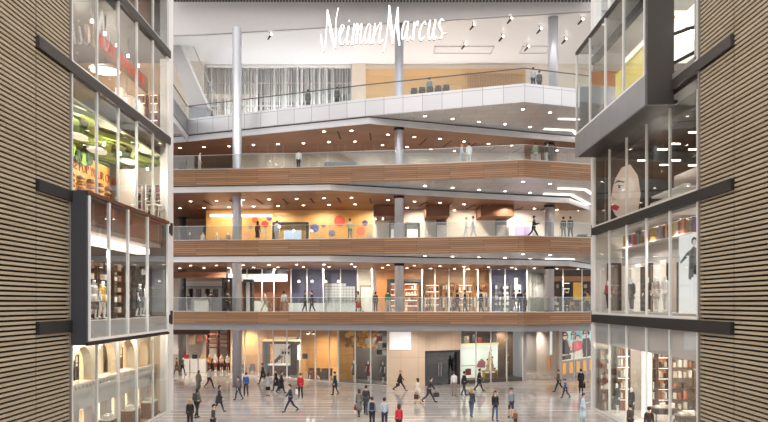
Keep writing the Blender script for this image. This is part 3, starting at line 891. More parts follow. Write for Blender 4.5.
def bag(kind, root, J, s, label, col, hand='L'):
    """a bag carried by a person: a thing of its own, placed in the world at the hand or back"""
    rz = root.rotation_euler.z; base = LOC[root.name]
    rot = Matrix.Rotation(rz, 3, 'Z')
    m = mat(col, .55); dk = mat('#2b2523', .5)
    if kind == 'backpack':
        at = J['chest'] + V(0, .2, -.02)*s
        t = thing('backpack', label, 'bag', base + rot @ (at - V(0, 0, .2)*s), rz)
        MB().bev(-.14*s, .14*s, -.07*s, .08*s, 0, .42*s, m, .05).part('pack', t, local=True)
        MB().bev(-.1*s, .1*s, .08*s, .115*s, .03, .2*s, m, .02).part('front_pocket', t, local=True)
        for sg in (-1, 1): MB().tube([V(.09*sg, -.07, .05)*s, V(.1*sg, -.09, .2)*s, V(.09*sg, -.07, .39)*s], .016*s, dk, 6).part('strap', t, local=True)
        return t
    at = J['palm'+hand] + V(.05 if hand == 'R' else -.05, 0, -.03)*s
    hgt, wd, dp = {'handbag': (.22, .15, .06), 'tote': (.34, .17, .06), 'shopping_bag': (.36, .15, .07), 'briefcase': (.28, .19, .05)}[kind]
    t = thing(kind, label, 'bag', base + rot @ (at - V(0, 0, .12 + hgt)*s), rz)
    MB().bev(-dp*s, dp*s, -wd*s, wd*s, 0, hgt*s, m, .025).part('bag_body', t, local=True)
    for sg in (-1, 1):
        MB().tube([V(sg*dp*.6, -.08, hgt-.01)*s, V(sg*dp*.2, -.05, hgt+.13)*s, V(sg*dp*.2, .05, hgt+.13)*s, V(sg*dp*.6, .08, hgt-.01)*s], .01*s, dk, 6).part('handle', t, local=True)
    return t

BODYN = 0
def person(px, py, lv, hgt, face, stride, label, top, bottom, hair=('short', '#2a211c'), wear='pants', coat=0.0, fem=False,
           sk=0, shoe='#231f1e', bags=(), group=None, depth=None, **kw):
    y = depth if depth else gy(py, LV[lv])
    x = wx(px, y); z = LV[lv]
    t = thing('person', label, 'person', (x, y, z), math.radians(face), group)
    J, s = figure(t, hgt, stride, SKIN[sk], mat(top, .75), mat(bottom, .75), mat(shoe, .5), hair, wear, coat, fem, **kw)
    for b in bags: bag(b[0], t, J, s, b[1], b[2], b[3] if len(b) > 3 else 'L')
    return t

BLK, DKB, BRN, BLD, AUB = '#17130f', '#2b1f18', '#4a3020', '#b08a58', '#5a2f1e'
S, Lg, Bb, Bn = 'short', 'long', 'bob', 'bun'
# ---- ground floor, roughly left to right
person(177, 375.5, 1, 1.72, 270, .42, 'person in brown coat walking left, furthest left by the shop of white plinths', '#6a4530', '#2b2523', (S, BRN), coat=.38)
person(182.5, 375, 1, 1.8, 90, .3, 'person in dark green and black jacket, beside the brown coat at far left', '#1f4a3a', '#16161a', (S, BLK))
person(198.5, 393, 1, 1.72, 165, .15, 'person in long olive parka standing, back turned, behind the backpack walker', '#5d5b45', '#3c3a36', (Lg, BRN), coat=.5, fem=True)
person(209.5, 388.5, 1, 1.72, 80, .45, 'person in pale grey top and dark trousers striding right at far left', '#a9a5a6', '#25262c', (S, BLK))
person(197, 418, 1, 1.78, 150, .22, 'person in grey green jacket and dark jeans, near front at far left', '#5e6156', '#23252c', (Lg, DKB), fem=True,
       bags=(('backpack', 'dark olive backpack on the grey green jacket at far left', '#38372d'),))
person(219, 412, 1, 1.72, 95, .4, 'person in charcoal coat with long dark hair walking right, front left', '#33363a', '#2a2b32', (Lg, BLK), coat=.3, fem=True)
person(190, 430, 1, 1.68, 200, .15, 'blond person in black, cut off by the bottom edge at left', '#1f1d1f', '#1d1c20', (Lg, BLD), fem=True)
person(213, 437, 1, 1.7, 90, .3, 'dark haired person whose head alone shows at the bottom edge, left', '#3a3a40', '#25262c', (S, BLK))
person(238.5, 400, 1, 1.7, 250, .32, 'person in mauve grey top beside the foot of the left column', '#6f6470', '#3c4150', (S, BRN))
person(246, 396.5, 1, 1.78, 200, .35, 'person in bright blue jacket right of the left column', '#2c5a9c', '#33343a', (S, DKB))
person(263, 384, 1, 1.8, 265, .42, 'person in dark olive coat walking left before the dark kiosk', '#35332c', '#24221f', (S, BLK), coat=.35)
person(268, 396, 1, 1.7, 185, .12, 'person in pale grey coat over a black long skirt, before the kiosk', '#a5a5a6', '#1a191c', (Lg, DKB), wear='skirt', coat=.22, fem=True)
person(276, 391, 1, 1.72, 260, .3, 'person in black dress coat, left one of the two in black at the kiosk', '#1c1a1c', '#1b1a1c', (S, BLK), coat=.5, fem=True)
person(281, 393, 1, 1.72, 100, .38, 'person in black flared coat, right one of the two in black at the kiosk', '#201e21', '#1b1a1c', (Bb, BLK), coat=.55, fem=True)
person(290.5, 412, 1, 1.82, 280, .5, 'person in navy suit with pale shirt striding left, front centre left', '#27334c', '#222c42', (S, BRN))
person(300.5, 398.5, 1, 1.82, 195, .2, 'person in bright red jacket and dark trousers holding a white bag', '#c02a34', '#28272b', (S, '#6b4f3a'), coat=.1,
       bags=(('shopping_bag', 'white paper shopping bag held by the person in red', '#efecea', 'R'),))
person(335, 395, 1, 1.75, 255, .22, 'person in dark navy coat walking before the honey coloured shop', '#22293a', '#1f2027', (S, DKB), coat=.32)
person(359, 417, 1, 1.7, 165, .3, 'person in long grey dress coat with long dark hair, back turned, front centre', '#77726f', '#4a4545', (Lg, AUB), coat=.5, fem=True,
       bags=(('handbag', 'small red handbag between the grey coats at front centre', '#b3303a', 'R'),))
person(366, 415, 1, 1.82, 175, .25, 'person in dark slate coat, back turned, beside the long grey dress coat', '#3e4148', '#2a2b31', (S, DKB), coat=.35)
person(372, 429, 1, 1.76, 180, .22, 'person in pale blue shirt, back turned, carrying a black backpack', '#9fb0c4', '#2a2c35', (S, BRN),
       bags=(('backpack', 'black backpack on the pale blue shirt at front centre', '#25242a'),))
person(384.5, 430, 1, 1.74, 185, .2, 'person in light blue shirt and dark jeans at the bottom edge, centre', '#b9c6d2', '#2f3a50', (S, DKB))
person(399, 437, 1, 1.68, 190, .2, 'person in red top at the bottom edge, right of the light blue shirt', '#cf2f3c', '#3a3232', (Lg, BRN), fem=True)
person(400, 391, 1, 1.76, 90, .62, 'person in black making a wide stride before the stone panels', '#232326', '#1f1f22', (S, BLD), coat=.12,
       bags=(('handbag', 'black handbag carried by the wide striding person', '#1b1a1c', 'R'),))
person(418, 403.5, 1, 1.72, 240, .2, 'person in cream dress walking, brown bag at the side, before the glass door', '#e6d9cb', '#dccfc0', (Lg, BRN), wear='skirt', coat=.1, fem=True, shoe='#c9a58c',
       bags=(('tote', 'dark brown leather bag beside the cream dress', '#4c372d', 'R'),))
person(429, 402.5, 1, 1.86, 95, .55, 'person in charcoal suit leaning into a wide stride before the glass door', '#3a3b42', '#36373e', (S, BLK), bend=.15,
       bags=(('briefcase', 'dark brown briefcase of the person in the charcoal suit', '#3b2b26', 'L'),))
person(454, 396, 1, 1.8, 185, .15, 'person in white shirt and beige trousers standing at the glass door', '#e6e7ea', '#8c7d70', (S, BRN))
person(464, 395.5, 1, 1.8, 110, .25, 'person in black suit beside the white shirt, left of the mint window', '#222327', '#232429', (S, BLK))
person(479, 391, 1, 1.78, 95, .42, 'person in dark jacket with white bag walking past the mint window', '#33343d', '#2b2d38', (S, BLK),
       bags=(('shopping_bag', 'small white bag carried past the mint window', '#e8e6e4', 'R'),))
person(471.5, 417, 1, 1.74, 160, .3, 'blond person in dark denim jacket and blue jeans looking up, front right of centre', '#3a4350', '#5b6b84', (Lg, BLD), coat=.08, fem=True, arms={'R': (1.2, 2.6, .2), 'L': None})
person(495, 421, 1, 1.76, 10, .16, 'person in open black jacket and blue jeans facing us, front right of centre', '#26262b', '#4c6288', (Lg, DKB), coat=.12, fem=True)
person(511, 418, 1, 1.8, 15, .14, 'person in grey sweater and navy shorts, front right of centre', '#8d939c', '#2c3654', (S, BRN), wear='shorts', sk=0, hat='#3b4252')
person(515.5, 429, 1, 1.05, 200, .2, 'small child in brown hooded top beside the grey sweater', '#7b5a48', '#3f3b40', (S, BLD))
person(559, 392, 1, 1.78, 250, .42, 'person in olive green top walking left below the poster of three women', '#6a6d56', '#34352f', (S, BRN))
person(565.5, 398, 1, 1.42, 240, .4, 'child in blue jacket walking beside the olive green top', '#2f568f', '#2c3346', (S, DKB))
person(581, 393, 1, 1.82, 170, .12, 'person in long black coat below the right end of the poster', '#1d1b1d', '#1a191b', (S, BLK), coat=.55,
       bags=(('tote', 'black travel bag held low by the person in the long black coat', '#1c1a1b', 'L'),))
person(583, 424, 1, 1.74, 70, .12, 'person in long pale blue coat looking at a phone by the right glass wall', '#b8d0de', '#9fb7c6', (S, DKB), coat=.6, fem=True, arms=ARMS_PHONE)
person(630.5, 437, 1, 1.7, 200, .15, 'person whose dark hair shows at the bottom edge by the right shop, left one', '#4a4040', '#2a2a2e', (S, BLK), depth=36.4)
person(649, 437, 1, 1.76, 160, .15, 'person whose dark head shows at the bottom edge by the right shop, right one', '#3f3532', '#2a2a2e', (S, DKB), depth=35.1)
# ---- second level
def up(px, lv, hgt, face, stride, label, top, bottom, dy=1.3, **kw):
    x0 = (px - CX)*55/FP; y = ylerp(FL, x0) + dy
    return person(px, 0, lv, hgt, face, stride, label, top, bottom, depth=y, **kw)
up(211, 2, 1.74, 200, .15, 'person in dark brown coat on the second level left of the left column', '#4a392d', '#332d2a', dy=3.2, coat=.3, hair=(Bb, BRN))
up(227, 2, 1.76, 90, .4, 'person in black walking on the second level at the left column', '#222124', '#1e1e22', dy=2.2)
up(265.5, 2, 1.78, 270, .5, 'person in beige suit walking left on the second level', '#bba58c', '#b09c86', hair=(S, BRN), dy=2.0)
up(284, 2, 1.74, 180, .15, 'person in white shirt and tan trousers on the second level', '#e9e6e2', '#b9967a', dy=2.4, sk=2, hair=(S, BLK))
up(305, 2, 1.74, 90, .2, 'person in dark teal sweater on the second level before the purple wall', '#25484a', '#2a2b30', sk=1)
up(312, 2, 1.74, 270, .25, 'person in black jacket on the second level before the purple wall', '#1f1e21', '#25252a')
up(358.5, 2, 1.74, 265, .42, 'person in pale yellow top and coral skirt on the second level', '#e3d9a8', '#d95f5c', wear='skirt', hair=(Lg, BLK), fem=True)
up(375.5, 2, 1.66, 180, .1, 'person in dark top before the cream doorway of the second level', '#3a3534', '#3d3a3c', dy=4)
up(388, 2, 1.78, 190, .15, 'person in green jacket on the second level left of the middle column', '#1f7a55', '#c9b8a8', hair=(S, DKB), dy=1.8)
up(457, 2, 1.78, 100, .35, 'person in dark jacket, left one of the pair on the second level', '#26262b', '#54545a')
up(465, 2, 1.76, 260, .2, 'person in dark jacket, right one of the pair on the second level', '#2b2a2e', '#6a6668')
up(481, 2, 1.78, 280, .25, 'person in dark jacket over white shirt, alone on the second level', '#2a2c33', '#55585f', dy=1.0)
up(513.5, 2, 1.76, 75, .35, 'person in dark grey walking right on the second level before the lantern tower', '#39393f', '#8c8682')
up(519.5, 2, 1.78, 180, .15, 'person in black, back turned, on the second level before the lantern tower', '#1f1e20', '#222226')
up(525, 2, 1.72, 90, .1, 'person in mid grey coat on the second level right of the lantern tower', '#6c6a70', '#58565a', coat=.35, dy=2.6)
up(567, 2, 1.84, 185, .15, 'person in long black coat on the second level right of the right column', '#17161a', '#17161a', coat=.35)
up(588, 2, 1.74, 270, .4, 'person in yellow top walking on the second level at the far right', '#d9b93c', '#2b2a2e', dy=2.0)
# ---- third level
up(257.6, 3, 1.76, 170, .1, 'person in dark red dress on the third level right of the left column', '#6e2a30', '#5a2228', wear='skirt', hair=(Lg, BLK), fem=True, sk=1, dy=2)
up(276.8, 3, 1.72, 180, .1, 'person in white and grey patterned top on the third level', '#d8dadd', '#b9bcc2', hair=(Bb, BRN), fem=True)
up(350, 3, 1.8, 195, .25, 'person in pale yellow shirt and blue jeans on the third level', '#e8e2ac', '#6f8aa6', hair=(S, BLK), sk=1, arms={'R': (.6, 2.1, .2), 'L': None})
up(466, 3, 1.74, 80, .3, 'person in white, left one of the pair on the third level', '#eceaea', '#d9dadd', hair=(S, BLD))
up(473.5, 3, 1.78, 260, .3, 'person in pale grey with dark hair, right one of the pair on the third level', '#d3d4d8', '#c4c6cb', hair=(S, DKB))
up(533.5, 3, 1.82, 85, .55, 'person in black with folded arms striding right on the third level', '#26282a', '#3c4446', arms={'R': (.3, 1.8, .2), 'L': (.3, 1.8, .2)}, dy=1.0)
up(563.5, 3, 1.78, 185, .2, 'person in black jacket, left one of the pair beside the right column, third level', '#1f1d1f', '#7c7a78')
up(570.5, 3, 1.84, 180, .3, 'person in dark grey, right one of the pair beside the right column, third level', '#4c4c50', '#4a4a4f')
# ---- fourth level
up(199.5, 4, 1.74, 90, .1, 'person in white shirt on the fourth level at far left', '#e9e7e4', '#cfcac4', hair=(S, DKB))
up(298.5, 4, 1.74, 180, .2, 'person in black and white on the fourth level, centre left', '#f0efee', '#2a2a2e')
up(461.5, 4, 1.76, 90, .25, 'person in pale grey, left one of the pair on the fourth level', '#c9d0d4', '#b9c2c6', hair=(S, BLD))
up(469, 4, 1.8, 180, .15, 'person in bright white, right one of the pair on the fourth level', '#f5f4f2', '#eceae8', hair=(S, BRN))
up(535.5, 4, 1.74, 185, .15, 'person in dusty green top on the fourth level left of the right column', '#8b9a7e', '#c9c3b6', hair=(S, DKB))
up(546.5, 4, 1.78, 90, .2, 'person in black and white beside the right column on the fourth level', '#2a292c', '#dedcda', hair=(S, BLK))
# ---- top level
def top(px, y, hgt, face, stride, label, t, b, **kw): return person(px, 0, 5, hgt, face, stride, label, t, b, depth=y, **kw)
top(212, 64.3, 1.72, 100, .15, 'person in grey blue top at the foot of the grey escalator', '#8f94a0', '#6a6a72', hair=(S, AUB))
top(308, 59.0, 1.74, 180, .05, 'dark dressed person before the strand curtain on the top level, left one', '#5a5654', '#3b3938', coat=.4)
top(337, 58.1, 1.7, 180, .05, 'dark dressed person before the strand curtain on the top level, right one', '#4f4c4b', '#3b3938', coat=.4)
top(429.5, 56.0, 1.8, 180, .1, 'person in grey blue shirt standing among the lounge chairs on the top level', '#8694a0', '#4f5258', hair=(S, BLK))
top(533.2, 53.6, 1.8, 190, .1, 'person in light grey top, left one of the pair at the top balcony corner', '#b4b8bb', '#35363b', hair=(S, BLK))
top(539.3, 54.0, 1.68, 175, .1, 'person in dark grey, right one of the pair at the top balcony corner', '#55575c', '#3f4045', hair=(S, DKB))

# ------------------------------------------------------------------ mannequins
MANW = mat('#eeebe6', .35)
def mannequin(x, y, z, face, label, top_, bottom_, wear='pants', coat=0.0, stride=.08, h=1.78, arms=None, m=MANW, base=True, sleeves=True):
    t = thing('mannequin', label, 'mannequin', (x, y, z), math.radians(face))
    figure(t, h, stride, m, mat(top_, .7), mat(bottom_, .7) if bottom_ else m, m, None, wear, coat, True, arms=arms, faceless=True, sleeves=sleeves)
    if base: MB().lathe((0, 0, -.03), [(.2, 0), (.2, .025), (.18, .03)], STEEL, 16).part('base_plate', t, local=True)
    return t
# ------------------------------------------------------------------ shop builders
def T3(label, cat, name, loc=(0,0,0), **k): return thing(name, label, cat, loc, **k)

def shelf_unit(label, x0, x1, y, z0, z1, n, fm, bm, goods=None, dp=.5, gname='folded_garment', gl=None, seed=1, cols=4, lit=False):
    """open shelving seen from the front: back, two sides, shelves; goods are things of their own"""
    t = thing('shelf_unit', label, 'shelf', ((x0+x1)/2, y, z0))
    MB().box(x0, x1, y + dp - .04, y + dp, z0, z1, bm).part('back_panel', t)
    for a in (x0, x1 - .06): MB().box(a, a + .06, y, y + dp - .04, z0, z1, fm).part('side_panel', t)
    zs = [z0 + (z1 - z0 - .05)*k/n for k in range(n+1)]
    for z in zs: MB().box(x0 + .06, x1 - .06, y, y + dp - .04, z, z + .05, fm).part('shelf', t)
    if lit:
        for z in zs[1:]: MB().box(x0 + .08, x1 - .08, y + .06, y + .1, z - .03, z - .005, COVE).part('strip_light', t)
    if goods:
        rr = random.Random(seed)
        for zi, z in enumerate(zs[:-1]):
            hgt = (z1 - z0)/n
            for c in range(cols):
                if rr.random() < .12: continue
                w = (x1 - x0 - .2)/cols; xa = x0 + .1 + w*c + w*.12
                gm = mat(rr.choice(goods), .6); hh = min(.8*hgt, hgt*rr.uniform(.35, .75))
                o = MB().bev(xa, xa + w*rr.uniform(.5, .74), y + .06, y + dp - .1, z + .055, z + .05 + hh, gm, .03).one(
                    gname, gl, gl.split(' on ')[0].split()[-1] if gl else 'box', gl)
    return t

def poster(name, label, o, u, v, n, w, h, bg, shapes, cat='poster', fm=None, emit=0.0, thick=.06):
    """flat printed panel: origin o (lower left), unit axes u, v, facing normal n; shapes = [(colour, [(u,v)...] in 0..1)]"""
    o, u, v, n = Vector(o), Vector(u), Vector(v), Vector(n)
    t = thing(name, label, cat, tuple(o + u*w/2))
    fm = fm or mat('#d8d5d2', .4)
    MB().slab([o, o+u*w, o+u*w+v*h, o+v*h], -n*thick, fm).part('panel', t)
    mb = MB(); k = 1
    def lay(pts, m):
        nonlocal k
        q = [o + u*w*p[0] + v*h*p[1] + n*(.002*k) for p in pts]; k += 1
        mb.add(q, [tuple(range(len(q)))], m)
    lay([(0,0),(1,0),(1,1),(0,1)], mat(bg, .45, emit=emit))
    for c, pts in shapes: lay(pts, mat(c, .5, emit=emit))
    mb.part('print', t)
    return t
def ell(cx, cy, rx, ry, n=14, rot=0):
    return [(cx + rx*math.cos(2*math.pi*k/n)*math.cos(rot) - ry*math.sin(2*math.pi*k/n)*math.sin(rot), cy + rx*math.cos(2*math.pi*k/n)*math.sin(rot) + ry*math.sin(2*math.pi*k/n)*math.cos(rot)) for k in range(n)]

def portal(label, x0, x1, y, z0, z1, w, m, dp=.6, name='portal_frame'):
    t = thing(name, label, 'frame', ((x0+x1)/2, y, z0))
    MB().box(x0, x0+w, y, y+dp, z0, z1-w, m).part('post', t)
    MB().box(x1-w, x1, y, y+dp, z0, z1-w, m).part('post', t)
    MB().box(x0, x1, y, y+dp, z1-w, z1, m).part('header', t)
    return t

def counter(label, x0, x1, y0, y1, z0, z1, m, tm=None, name='counter'):
    t = thing(name, label, 'counter', ((x0+x1)/2, (y0+y1)/2, z0))
    MB().box(x0, x1, y0, y1, z0, z1 - .06, m).part('body', t)
    MB().bev(x0 - .04, x1 + .04, y0 - .04, y1 + .04, z1 - .06, z1, tm or m, .02).part('countertop', t)
    return t

def wall(x0, x1, y, z0, z1, m, th=.2, name='wall_shop'):
    return MB().box(x0, x1, y, y + th, z0, z1, m).one(name, kind='structure')

def front_glass(n, xs, y, z0, z1, label, m=None):
    g = thing('window_%d' % n, label, 'window', ((xs[0]+xs[-1])/2, y, z0), kind='structure')
    for x in xs: MB().box(x - .045, x + .045, y - .06, y + .06, z0, z1, m or MULL).part('mullion', g)
    for a, b in zip(xs, xs[1:]): MB().box(a + .045, b - .045, y - .012, y + .012, z0 + .02, z1, GLASS).part('glass_pane', g)
    return g

# ================================================================== second level shops
Z2, C2, Y2 = 6.2, 10.28, 68.5
def X2(px): return wx(px, Y2)
PURP = mat('#55536f', .55, vary=.08, vscale=.6)
TERRA = mat('#9a6047', .55, vary=.15, vscale=.8)
ORANGE = boards('orange_timber', '#c98d55', '#b67b45', '#9b6636', 3, .5, 'xz', rough=.45, mortar=.008, grain=.15)
CREAM = mat('#eadfce', .5)
DBROWN = mat('#3a2a22', .5)
wall(X2(60), X2(231), 76, Z2, C2, mat('#cdb9a4', .5))
MB().box(X2(231) - .2, X2(231), Y2, 76, Z2, C2, mat('#8d6f58', .5)).one('wall_shop', kind='structure')
wall(X2(231), X2(290), Y2, Z2, C2, TERRA)
wall(X2(290), X2(358), Y2, Z2, C2, PURP)
wall(X2(358), X2(376), Y2, Z2, C2, CREAM)
wall(X2(376), X2(422), Y2, Z2, C2, ORANGE)
wall(X2(422), X2(491), Y2 + 1, Z2, C2, boards('honey_wall', '#d9a977', '#c9935e', '#a87443', 2.5, .6, 'xz', rough=.45, mortar=.006, grain=.15))
wall(X2(491), X2(527), Y2, Z2, C2, PURP)
wall(X2(527), X2(549), Y2, Z2, C2, mat('#ded9d5', .5))
wall(X2(549), X2(612), Y2 + .6, Z2, C2, mat('#5a4232', .5, vary=.2))
YF = 65.2
def XF(px): return wx(px, YF)
front_glass(20, [XF(p) for p in (231, 247, 262, 274, 291, 307, 323.5, 340.5, 357.5, 372)], YF, Z2, 10.2, 'tall glass shopfront of the second level left of the middle column')
front_glass(21, [XF(p) for p in (422, 435, 449, 464, 478, 491, 505, 527, 545, 563, 582, 600)], YF, Z2, 10.2, 'tall glass shopfront of the second level right of the middle column')
# brown header over the left shops, white lit header over the terracotta room
MB().box(X2(176), X2(231), 66.3, 66.5, 9.35, 9.95, mat('#7c5138', .5)).one('header_board', 'reddish brown header board over the white clothes shop on the second level', 'header')  # flat header board, not a canopy
h = T3('white lit header band over the terracotta room on the second level', 'header', 'lit_header', (X2(262), 66.6, 9.1))
MB().box(X2(233), X2(290), 66.5, 66.75, 9.05, 9.75, mat('#f3efe9', .4, emit=.6)).part('panel', h)
MB().box(X2(231), X2(290), 66.5, 66.75, 9.75, 10.2, mat('#4a4650', .5)).part('upper_band', h)
# white clothes shop far left
s_ = T3('white clothes display wall on the second level at far left', 'display', 'display_wall', (wx(198, 74), 74, Z2))
MB().box(wx(184, 74), wx(226, 74), 74.2, 74.4, Z2, 9.3, mat('#efebe5', .5)).part('back_panel', s_)
for k in range(3): MB().box(wx(185 + 14*k, 74), wx(196 + 14*k, 74), 73.6, 74.2, 6.9 + .1, 7.0 + .1, WHITE).part('shelf', s_)
MB().tube([(wx(185, 74), 73.8, 8.7), (wx(224, 74), 73.8, 8.7)], .03, DARKG, 6).part('rail', s_)
for k in range(9):
    x = wx(187 + 4.2*k, 74); c = ('#f2efe9', '#2a2729', '#d9d4cd', '#8d8a88')[k % 4]
    g = thing('hanging_garment', '%s garment from the left on the rail of the white clothes shop' % ORD[k], 'clothes', (x, 73.8, 7.6), group='garments on the rail, second level')
    MB().prism([(x-.16, 73.72), (x+.16, 73.72), (x+.2, 73.88), (x-.2, 73.88)], 7.55, 8.5, mat(c, .8)).part('cloth', g)
    MB().tube([(x, 73.8, 8.5), (x, 73.8, 8.72)], .012, DARKG, 5).part('hanger', g)
counter('white display counter in the clothes shop on the second level at far left', wx(194, 70), wx(209, 70), 69.8, 70.6, Z2, 7.25, mat('#e6e2dc', .4))
mannequin(wx(189, 71), 71, Z2, 0, 'white mannequin in dark jacket on the second level at far left', '#2a282a', '#2e2c2e')
mannequin(wx(206, 71.6), 71.6, Z2, 10, 'white mannequin in pale dress on the second level at far left', '#e9e3da', '#e0d8cc', wear='skirt')
# black display gantry beside the left column
t = portal('black portal display frame beside the left column on the second level', wx(222, 63.5), wx(231.2, 63.5), 63.5, Z2, 9.3, .16, DARKG, 1.2)
MB().slab([(wx(222, 63.5), 63.6, 7.6), (wx(231, 63.5), 63.6, 6.3), (wx(231, 63.5), 63.6, 6.45), (wx(222, 63.5), 63.6, 7.75)], (0, .1, 0), DARKG).part('brace', t)
t = portal('black canopy frame with white panel right of the left column, second level', wx(243, 63.5), wx(252, 63.5), 63.5, Z2, 9.15, .2, DARKG, 1.0)
MB().box(wx(245.5, 63.5), wx(249.5, 63.5), 63.7, 63.9, Z2, 8.9, mat('#e9e6e1', .5)).part('panel', t)
counter('white reception counter in the terracotta room on the second level', X2(249), X2(270), 67.0, 67.8, Z2, 7.2, mat('#f4f1ec', .4))
# purple wall with stacked white cubbies
t = T3('stepped grid of white cubby boxes on the purple wall, second level', 'shelf', 'cubby_grid', (X2(340), 68.2, 6.9))
CUB = mat('#e6e4e6', .45)
cw = (X2(355.5) - X2(325.5))/10
for r in range(8):
    k0, k1 = (0, 10) if r < 6 else ((0, 7) if r == 6 else (0, 1))
    for c in range(k0, k1):
        x = X2(325.5) + c*cw; z = 6.95 + r*.285
        mb = MB(); mb.box(x, x + cw*.84, 68.3, 68.45, z, z + .235, CUB); mb.box(x + .04, x + cw*.84 - .04, 68.28, 68.3, z + .04, z + .195, mat('#cfcdd4', .4))
        mb.part('cubby', t)
counter('long pale counter in front of the purple wall, second level', X2(291), X2(356), 66.8, 67.5, Z2, 7.0, mat('#dedfe4', .3))
for k in range(4):
    x = X2(300 + 13*k)
    t = thing('pendant_lamp', '%s small pendant lamp from the left before the purple wall, second level' % ORD[k], 'lamp', (x, 67.6, 9.0), group='pendants before the purple wall')
    MB().tube([(x, 67.6, 9.2), (x, 67.6, 10.2)], .012, DARKG, 5).part('cord', t)
    MB().lathe((x, 67.6, 9.0), [(.13, 0), (.12, .12), (.03, .22)], mat('#fff0dc', .5, emit=3), 12).part('shade', t)
t = T3('white door set in the cream wall on the second level', 'door', 'shop_door', (X2(366), 68.4, Z2))
MB().box(X2(360), X2(373), 68.38, 68.48, Z2, 8.75, mat('#a08c7a', .5)).part('door_frame', t)
MB().box(X2(361.2), X2(371.8), 68.33, 68.4, Z2, 8.55, mat('#efe9e1', .45)).part('leaf', t)
MB().tube([(X2(370), 68.3, 7.2), (X2(370), 68.3, 7.45)], .03, STEEL, 6).part('handle', t)
# orange timber shop behind the middle column
portal('black portal frame of the orange timber shop behind the middle column', X2(387), X2(421.5), 67.3, Z2, 9.3, .28, DARKG, .8)
MB().box(X2(378), X2(388), 68.2, 68.4, Z2, 9.2, mat('#d08a45', .5)).one('sliding_panel', 'orange timber panel left of the black portal, second level', 'panel')
GOODS = ['#efe3d0', '#c08a5a', '#8a5a3a', '#e2c49a', '#d7d0c8', '#b04a3a', '#6a4a38']
shelf_unit('orange lit shelf unit in the black portal, left of the middle column', X2(390), X2(403), 67.7, Z2, 8.9, 5, ORANGE, ORANGE, GOODS, .5, 'boxed_goods', 'small boxed goods on the orange shelves of the second level', 3, 4, True)
shelf_unit('orange lit shelf unit in the black portal, right of the middle column', X2(404), X2(417.5), 67.7, Z2, 8.9, 5, ORANGE, ORANGE, GOODS, .5, 'boxed_goods', 'small boxed goods on the orange shelves of the second level', 4, 4, True)
for k, (a, c) in enumerate(((425, 440), (442, 456), (458, 473), (475, 489))):
    shelf_unit('%s honey coloured shelf unit from the left in the glazed shop, second level' % ORD[k], X2(a), X2(c), 68.6, Z2, 8.8 + .2*(k % 2), 4, ORANGE, mat('#e6bb85', .5), GOODS, .5, 'boxed_goods', 'small boxed goods on the honey shelves of the second level', 5 + k, 5, k in (0, 2))
def clothes_rack(label, x, y, z, cols, gl):
    t = thing('clothes_rack', label, 'clothes rack', (x, y, z))
    for a in (-.55, .55): MB().tube([(x+a, y, z), (x+a, y, z+1.35)], .02, STEEL, 6).part('upright', t)
    MB().tube([(x-.55, y, z+1.35), (x+.55, y, z+1.35)], .02, STEEL, 6).part('rail', t)
    for a in (-.55, .55): MB().box(x+a-.03, x+a+.03, y-.25, y+.25, z, z+.03, STEEL).part('foot', t)
    for k, c in enumerate(cols):
        xx = x - .45 + .9*k/(len(cols)-1)
        MB().prism([(xx-.035, y-.2), (xx+.035, y-.2), (xx+.05, y+.2), (xx-.05, y+.2)], z+.42, z+1.3, mat(c, .8)).one('hanging_garment', gl, 'clothes', gl)
for k, px in enumerate((430, 446, 470, 484)):
    clothes_rack('%s clothes rack from the left in the glazed honey coloured shop, second level' % ORD[k], wx(px, 66.8), 66.8, Z2,
                 [('#e8e2d8', '#a58d76', '#5a5652', '#d9b99a', '#efece6'), ('#6d5646', '#e9dfd0', '#b8a48e', '#3d3b3d', '#d8cfc4')][k % 2], 'garment hanging on a rack in the honey coloured shop')
# purple bay with lantern tower
shelf_unit('dark shelf unit against the purple wall right of the honey shop', X2(493), X2(510), 68.0, Z2, 8.9, 5, mat('#6d6a72', .5), mat('#7c788a', .5), ['#e9e5ea', '#b9b4c4', '#8a8496', '#d8c7b0'], .45, 'boxed_goods', 'small boxed goods on the shelves at the purple wall', 12, 4)
t = T3('stacked tower of white lantern cubes before the purple wall, second level', 'lamp', 'lantern_tower', (X2(516), 67.9, Z2))
for r in range(9):
    for c in range(2 if r < 7 else 1):
        x = X2(513) + c*.34 + (.34 if r > 5 and c == 0 and r < 7 else 0)*0
        MB().bev(x, x + .3, 67.7, 68.0, Z2 + .3 + r*.33, Z2 + .3 + r*.33 + .29, mat('#f4efe8', .5, emit=.7), .03).part('cube', t)
MB().box(X2(512), X2(520), 67.6, 68.1, Z2, Z2 + .3, mat('#bdb9c2', .5)).part('plinth', t)
for k in range(7):
    x = X2(528.6) + k*.28
    MB().strip([(x + .02*i, 67.9 + .05*math.sin(i*1.57)) for i in range(14)], 0, .02, Z2, 9.9, mat('#efebe7', .8)).one('drape_panel', '%s pale grey drape from the left beside the lantern bay, second level' % ORD[k], 'curtain', 'pale drapes beside the lantern bay', smooth=True)
for k, (a, c) in enumerate(((551, 560), (561, 570), (582, 598))):
    shelf_unit('%s dark brown shelf unit from the left at the right end, second level' % ORD[k], X2(a), X2(c), 68.3, Z2, 9.0, 5, DBROWN, mat('#6e4c36', .5), ['#e8d9c4', '#b5814e', '#7d3a30', '#cfc7bd'], .5, 'boxed_goods', 'small boxed goods on the dark brown shelves of the second level', 30 + k, 3, k == 1)
MB().box(X2(550), X2(600), 68.0, 68.5, 9.1, 9.6, ORANGE).one('header_board', 'orange timber header board over the dark brown shelves, second level', 'header')
MB().box(X2(572.5), X2(581), 68.1, 68.3, 7.3, 9.0, mat('#e0a93a', .5, emit=.25)).one('mounted_panel', 'glowing yellow panel between the dark brown shelf units, second level', 'panel')
